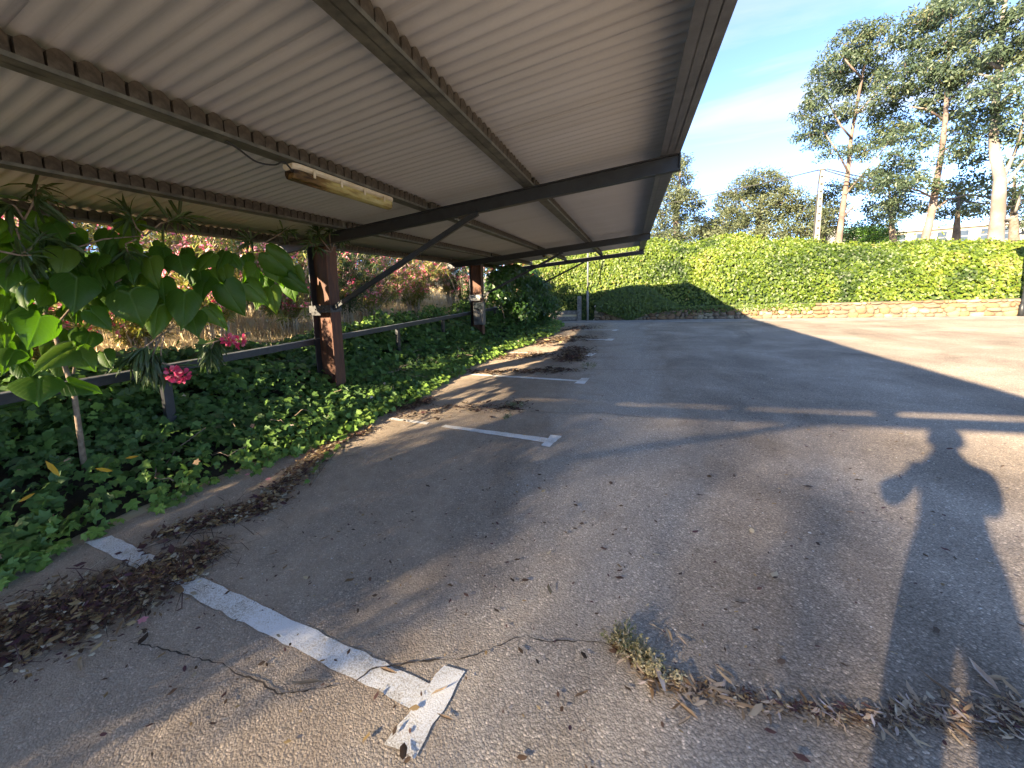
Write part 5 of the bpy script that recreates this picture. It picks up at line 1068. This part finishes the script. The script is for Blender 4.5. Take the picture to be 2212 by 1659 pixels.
scatter('pebbles', (np.array([(1, 0, .2), (0, 1, .2), (-1, 0, .2), (0, -1, .2), (0, 0, .8)])*.5, [(0, 1, 4), (1, 2, 4), (2, 3, 4), (3, 0, 4)]), np.stack([x, y, np.full(n, -.0005)], 1), frames(np.stack([rng.normal(size=n), rng.normal(size=n), np.zeros(n)], 1), np.tile([0, 0, 1.], (n, 1))), rng.lognormal(-4.9, .35, n), rng.uniform(0, 1, n), M['pebble'])
tag(bpy.data.objects['pebbles'], 'tiny pale stones scattered on the asphalt', 'pebbles', None, 'stuff')
# single dry leaves one can pick out
DL = (np.array([(0, 0, 0), (.085, .3, .05), (0, .32, .0), (-.085, .3, .05), (.07, .68, .04), (0, .7, .0), (-.07, .68, .04), (.02, 1, .10)]), TL[1])
dm = []
for q in range(5):
    me = bpy.data.meshes.new('dry_leaf'); me.from_pydata([tuple(v) for v in DL[0]], [], DL[1]); me.materials.append(M['dryleaf']); a = me.attributes.new('rnd', 'FLOAT', 'POINT'); a.data.foreach_set('value', np.full(len(DL[0]), .15+.18*q, np.float32)); dm.append(me)
single = [(700, 1475, .13), (930, 1505, .07), (820, 1445, .08), (1265, 1105, .06), (1440, 1360, .09), (1460, 1375, .08), (1480, 1500, .12), (1490, 1490, .10), (1510, 1560, .08), (1465, 1570, .07), (1590, 1470, .07), (1720, 1490, .06), (1400, 1350, .06), (250, 1378, .11), (170, 1425, .09), (110, 1392, .10), (800, 1370, .05), (690, 1170, .07), (1130, 1015, .06), (605, 1195, .07), (1940, 1520, .10), (1970, 1545, .09), (2090, 1530, .12), (2160, 1500, .12), (2180, 1470, .10), (2080, 1585, .09), (1240, 1510, .07), (980, 1560, .06), (1700, 1150, .05), (1850, 1110, .05), (1330, 1440, .08), (1420, 1405, .07), (350, 1170, .08), (420, 1190, .07), (640, 1050, .09), (590, 1105, .09)]
for (x, y, L) in single:
    p = G(x, y); o = bpy.data.objects.new('dry_leaf', dm[int(rng.integers(0, 5))]); col.objects.link(o); o.location = (p[0], p[1], .008); o.rotation_euler = (rng.normal(0, .12), rng.normal(0, .25), rng.uniform(0, 6.28)); o.scale = (L, L, L)
    tag(o, 'single loose dry leaf lying flat on the asphalt', 'leaf', 'single dry leaves on the asphalt')
# weed growing from the crack
def weed(px, py, nst, hgt, label, rb=.55, spread=.10):
    p = G(px, py); e = empty('weed', (p[0], p[1], 0)); tag(e, label, 'weed', 'weeds growing in the pavement cracks'); mb = MB(); tips = []; dirs = []
    for k in range(nst):
        a = rng.uniform(0, 6.28); r = rng.uniform(0, spread); q0 = Vector((p[0]+r*.5*math.cos(a), p[1]+r*.35*math.sin(a), 0)); q1 = Vector((p[0]+r*1.3*math.cos(a), p[1]+r*math.sin(a), hgt*rng.uniform(.5, 1.1)))
        mb.tube([q0, q0.lerp(q1, .5)+Vector((0, 0, .01)), q1], [.0022, .0018, .001], 4)
        for t_ in (.45, .65, .85, 1): tips.append(tuple(q0.lerp(q1, t_))); dirs.append(tuple((q1-q0).normalized()))
    mb.build('stems', M['pale_twig'], e)['kind'] = 'stuff'; T_ = np.array(tips); D_ = np.array(dirs); n = len(T_)*7; P = np.repeat(T_, 7, 0)+rng.normal(0, .007, (n, 3)); P[:, 2] = np.maximum(P[:, 2], .004)
    scatter('leaves', T_quad(.5), P, frames(rvec(n)+np.repeat(D_, 7, 0)*.4, rvec(n)+[0, 0, .6]), rng.uniform(.009, .018, n), np.clip(rng.normal(rb, .25, n), 0, 1), M['weed'], e)['kind'] = 'stuff'
weed(1345, 1395, 26, .07, 'dry green weed tuft growing from the crack at lower middle', .40, .07)
weed(1395, 1430, 30, .055, 'bleached weed clump on the crack among dry gum leaves', .62, .09)
weed(1415, 1455, 16, .035, 'small dried weed at the end of the clump', .8, .07)
weed(1270, 795, 18, .10, 'dark little weed beside the third T mark', .1, .12)
weed(1110, 880, 14, .07, 'grey weed near the second bay crack', .15, .10)
weed(1095, 905, 10, .05, 'small green weed below the second bay crack', .2, .07)
# yellow leaves caught in the ivy
for (x, y, ex, ey, lab) in [(98, 995, 130, 1030, 'bright yellow oleander leaf hanging in the ivy at lower left'), (205, 1012, 245, 1018, 'yellow leaf lying flat in the ivy beside the bright one'), (40, 1085, 75, 1065, 'orange brown leaf cluster at the left edge of the ivy'), (270, 990, 300, 985, 'small yellow leaf near the railing post base')]:
    xp = -3.28; b = on(x, y, 0, xp); t_ = on(ex, ey, 0, xp+.04); d = Vector((t_-b).tolist()); L = d.length; X = d.normalized().cross(Vector((CAM-b).tolist()).normalized()).normalized(); Z = X.cross(d.normalized())
    me = bpy.data.meshes.new('yellow_leaf'); me.from_pydata([tuple(v) for v in T_lance(.26, .1)[0]], [], TL[1]); me.materials.append(M['yellow']); a = me.attributes.new('rnd', 'FLOAT', 'POINT'); a.data.foreach_set('value', np.full(8, .7 if 'bright' in lab else .3, np.float32))
    o = bpy.data.objects.new('yellow_leaf', me); col.objects.link(o); o.matrix_basis = Matrix.Translation(b.tolist()) @ (Matrix((X*L, d.normalized()*L, Z*L)).transposed().to_4x4()); tag(o, lab, 'leaf')
# fallen petals
for (x, y, lab) in [(535, 1030, 'fallen pink petal at the ivy edge'), (580, 1040, 'fallen pink blossom on the leaf litter'), (310, 1348, 'fallen pale petal in the near litter')]:
    p = G(x, y); n = 5; a = np.linspace(0, 6.283, n+1)[:-1]; fl = scatter('fallen_blossom', TP, np.tile([p[0], p[1], .02], (n, 1)), frames(np.stack([np.cos(a), np.sin(a), np.full(n, .1)], 1), np.tile([0, 0, 1.], (n, 1))), np.full(n, .022), np.full(n, .9), M['petal']); tag(fl, lab, 'petal')

# ------------------------------------------------------------------ the photographer, seen in the picture only by the shadow
def skin_body(name, verts, edges, rad, mat, parent, root=0, sub=2):
    me = bpy.data.meshes.new(name); me.from_pydata(verts, edges, []); o = link(name, me, mat, parent)
    o.modifiers.new('skin', 'SKIN').use_smooth_shade = True
    for i, sv in enumerate(me.skin_vertices[0].data): sv.radius = rad[i] if hasattr(rad[i], '__len__') else (rad[i], rad[i]); sv.use_root = (i == root)
    m = o.modifiers.new('sub', 'SUBSURF'); m.levels = sub; m.render_levels = sub
    return o
bx_, by_ = .07, -.22
ps = empty('person', (bx_, by_, 0)); tag(ps, 'person in dark clothes holding up a phone, just behind the viewpoint', 'person')
f2 = Vector((math.sin(-YAW*.4), math.cos(-YAW*.4), 0)); s2 = Vector((f2.y, -f2.x, 0))
def B(s_, f_, z): q = Vector((bx_, by_, 0))+s2*s_+f2*f_; return (q.x, q.y, z)
phone = Vector((.012, -.03, H)); phl = Vector((-.03, -.045, H-.03)); phr = Vector((.07, -.035, H-.03))
vs = [B(0, 0, 1.0), B(0, 0, 1.18), B(0, .01, 1.39), B(0, 0, 1.54), B(0, .02, 1.65),            # pelvis, waist, chest, neck base, neck
      B(.10, 0, .95), B(.12, .02, .53), B(.12, -.01, .10), B(.12, .12, .05),                   # right leg
      B(-.10, 0, .95), B(-.12, .03, .53), B(-.13, .02, .10), B(-.13, .15, .05),                # left leg
      B(.19, 0, 1.50), B(.21, .03, 1.25), (.16, -.07, 1.31), (.10, -.045, H-.035),             # right arm
      B(-.19, 0, 1.50), B(-.25, .05, 1.27), (-.17, -.08, 1.33), (-.06, -.075, H-.05),         # left arm
      B(0, .04, 1.75), B(0, .045, 1.83)]
ed = [(0, 1), (1, 2), (2, 3), (3, 4), (0, 5), (5, 6), (6, 7), (7, 8), (0, 9), (9, 10), (10, 11), (11, 12), (3, 13), (13, 14), (14, 15), (15, 16), (3, 17), (17, 18), (18, 19), (19, 20), (4, 21), (21, 22)]
rd = [(.145, .11), (.13, .10), (.15, .11), (.09, .08), .058, .095, .065, .045, .042, .095, .065, .045, .042, .058, .044, .036, .028, .058, .044, .036, .028, (.085, .095), (.078, .09)]
skin_body('body', vs, ed, rd, M['shirt'], ps)
hd = Vector(B(0, .045, 1.75))
mb = MB(); mb.tube([hd+Vector((0, 0, -.02))-f2*.02, hd+Vector((0, 0, .05))-f2*.015, hd+Vector((0, 0, .115))-f2*.01, hd+Vector((0, 0, .15))], [.098, .108, .090, .03], 12); hr = mb.build('hair', M['hair'], ps, True)
fc = hd+f2*.085; mb = MB()
mb.tube([fc+Vector((0, 0, .015)), fc+f2*.028+Vector((0, 0, -.02)), fc+Vector((0, 0, -.028))], [.008, .015, .010], 6); mb.build('nose', M['skin'], ps, True)
for sx in (-1, 1):
    mb = MB(); q = hd+f2*.082+s2*sx*.032+Vector((0, 0, .02)); mb.tube([q, q+f2*.012], [.013, .009], 8); mb.build('eye', M['white'], ps)
    mb = MB(); q = hd+s2*sx*.088; mb.tube([q+Vector((0, 0, .03)), q+s2*sx*.012, q+Vector((0, 0, -.03))], [.012, .018, .009], 6); mb.build('ear', M['skin'], ps, True)
mb = MB(); q = hd+f2*.088+Vector((0, 0, -.055)); mb.tube([q-s2*.022, q+f2*.006, q+s2*.022], [.004, .008, .004], 6); mb.build('mouth', M['skin'], ps, True)
for hnd, sgn in ((Vector((.10, -.045, H-.03)), 1), (Vector((-.05, -.072, H-.045)), -1)):
    hv = [tuple(hnd), tuple(hnd+Vector((-.012*sgn, .004, .03)))]; he = [(0, 1)]; hr_ = [.026, .028]
    for k in range(4):
        b = hnd+Vector((-.012*sgn, .004, .022+.012*k)); i = len(hv); hv += [tuple(b+Vector((-.010*sgn, -.012, 0))), tuple(b+Vector((-.030*sgn, -.020+.002*k, .002))), tuple(b+Vector((-.048*sgn+.003*k*sgn, -.014, .003)))]; he += [(1, i), (i, i+1), (i+1, i+2)]; hr_ += [.009, .0085, .0075]
    i = len(hv); hv += [tuple(hnd+Vector((-.022*sgn, -.010, -.004))), tuple(hnd+Vector((-.045*sgn, -.018, -.002)))]; he += [(0, i), (i, i+1)]; hr_ += [.011, .009]
    skin_body('hand', hv, he, hr_, M['skin'], ps, 0, 1)
mb = MB(); rotp = Matrix((rgt.tolist(), (-fwd).tolist(), upv.tolist())).transposed(); pc_ = Vector(CAM.tolist())-Vector(fwd.tolist())*.012
mb.box(pc_, (.148, .008, .072), rotp); ph = mb.build('phone', M['cable'], None, bevel=.003); tag(ph, 'black phone held at the viewpoint, outside the picture', 'phone')
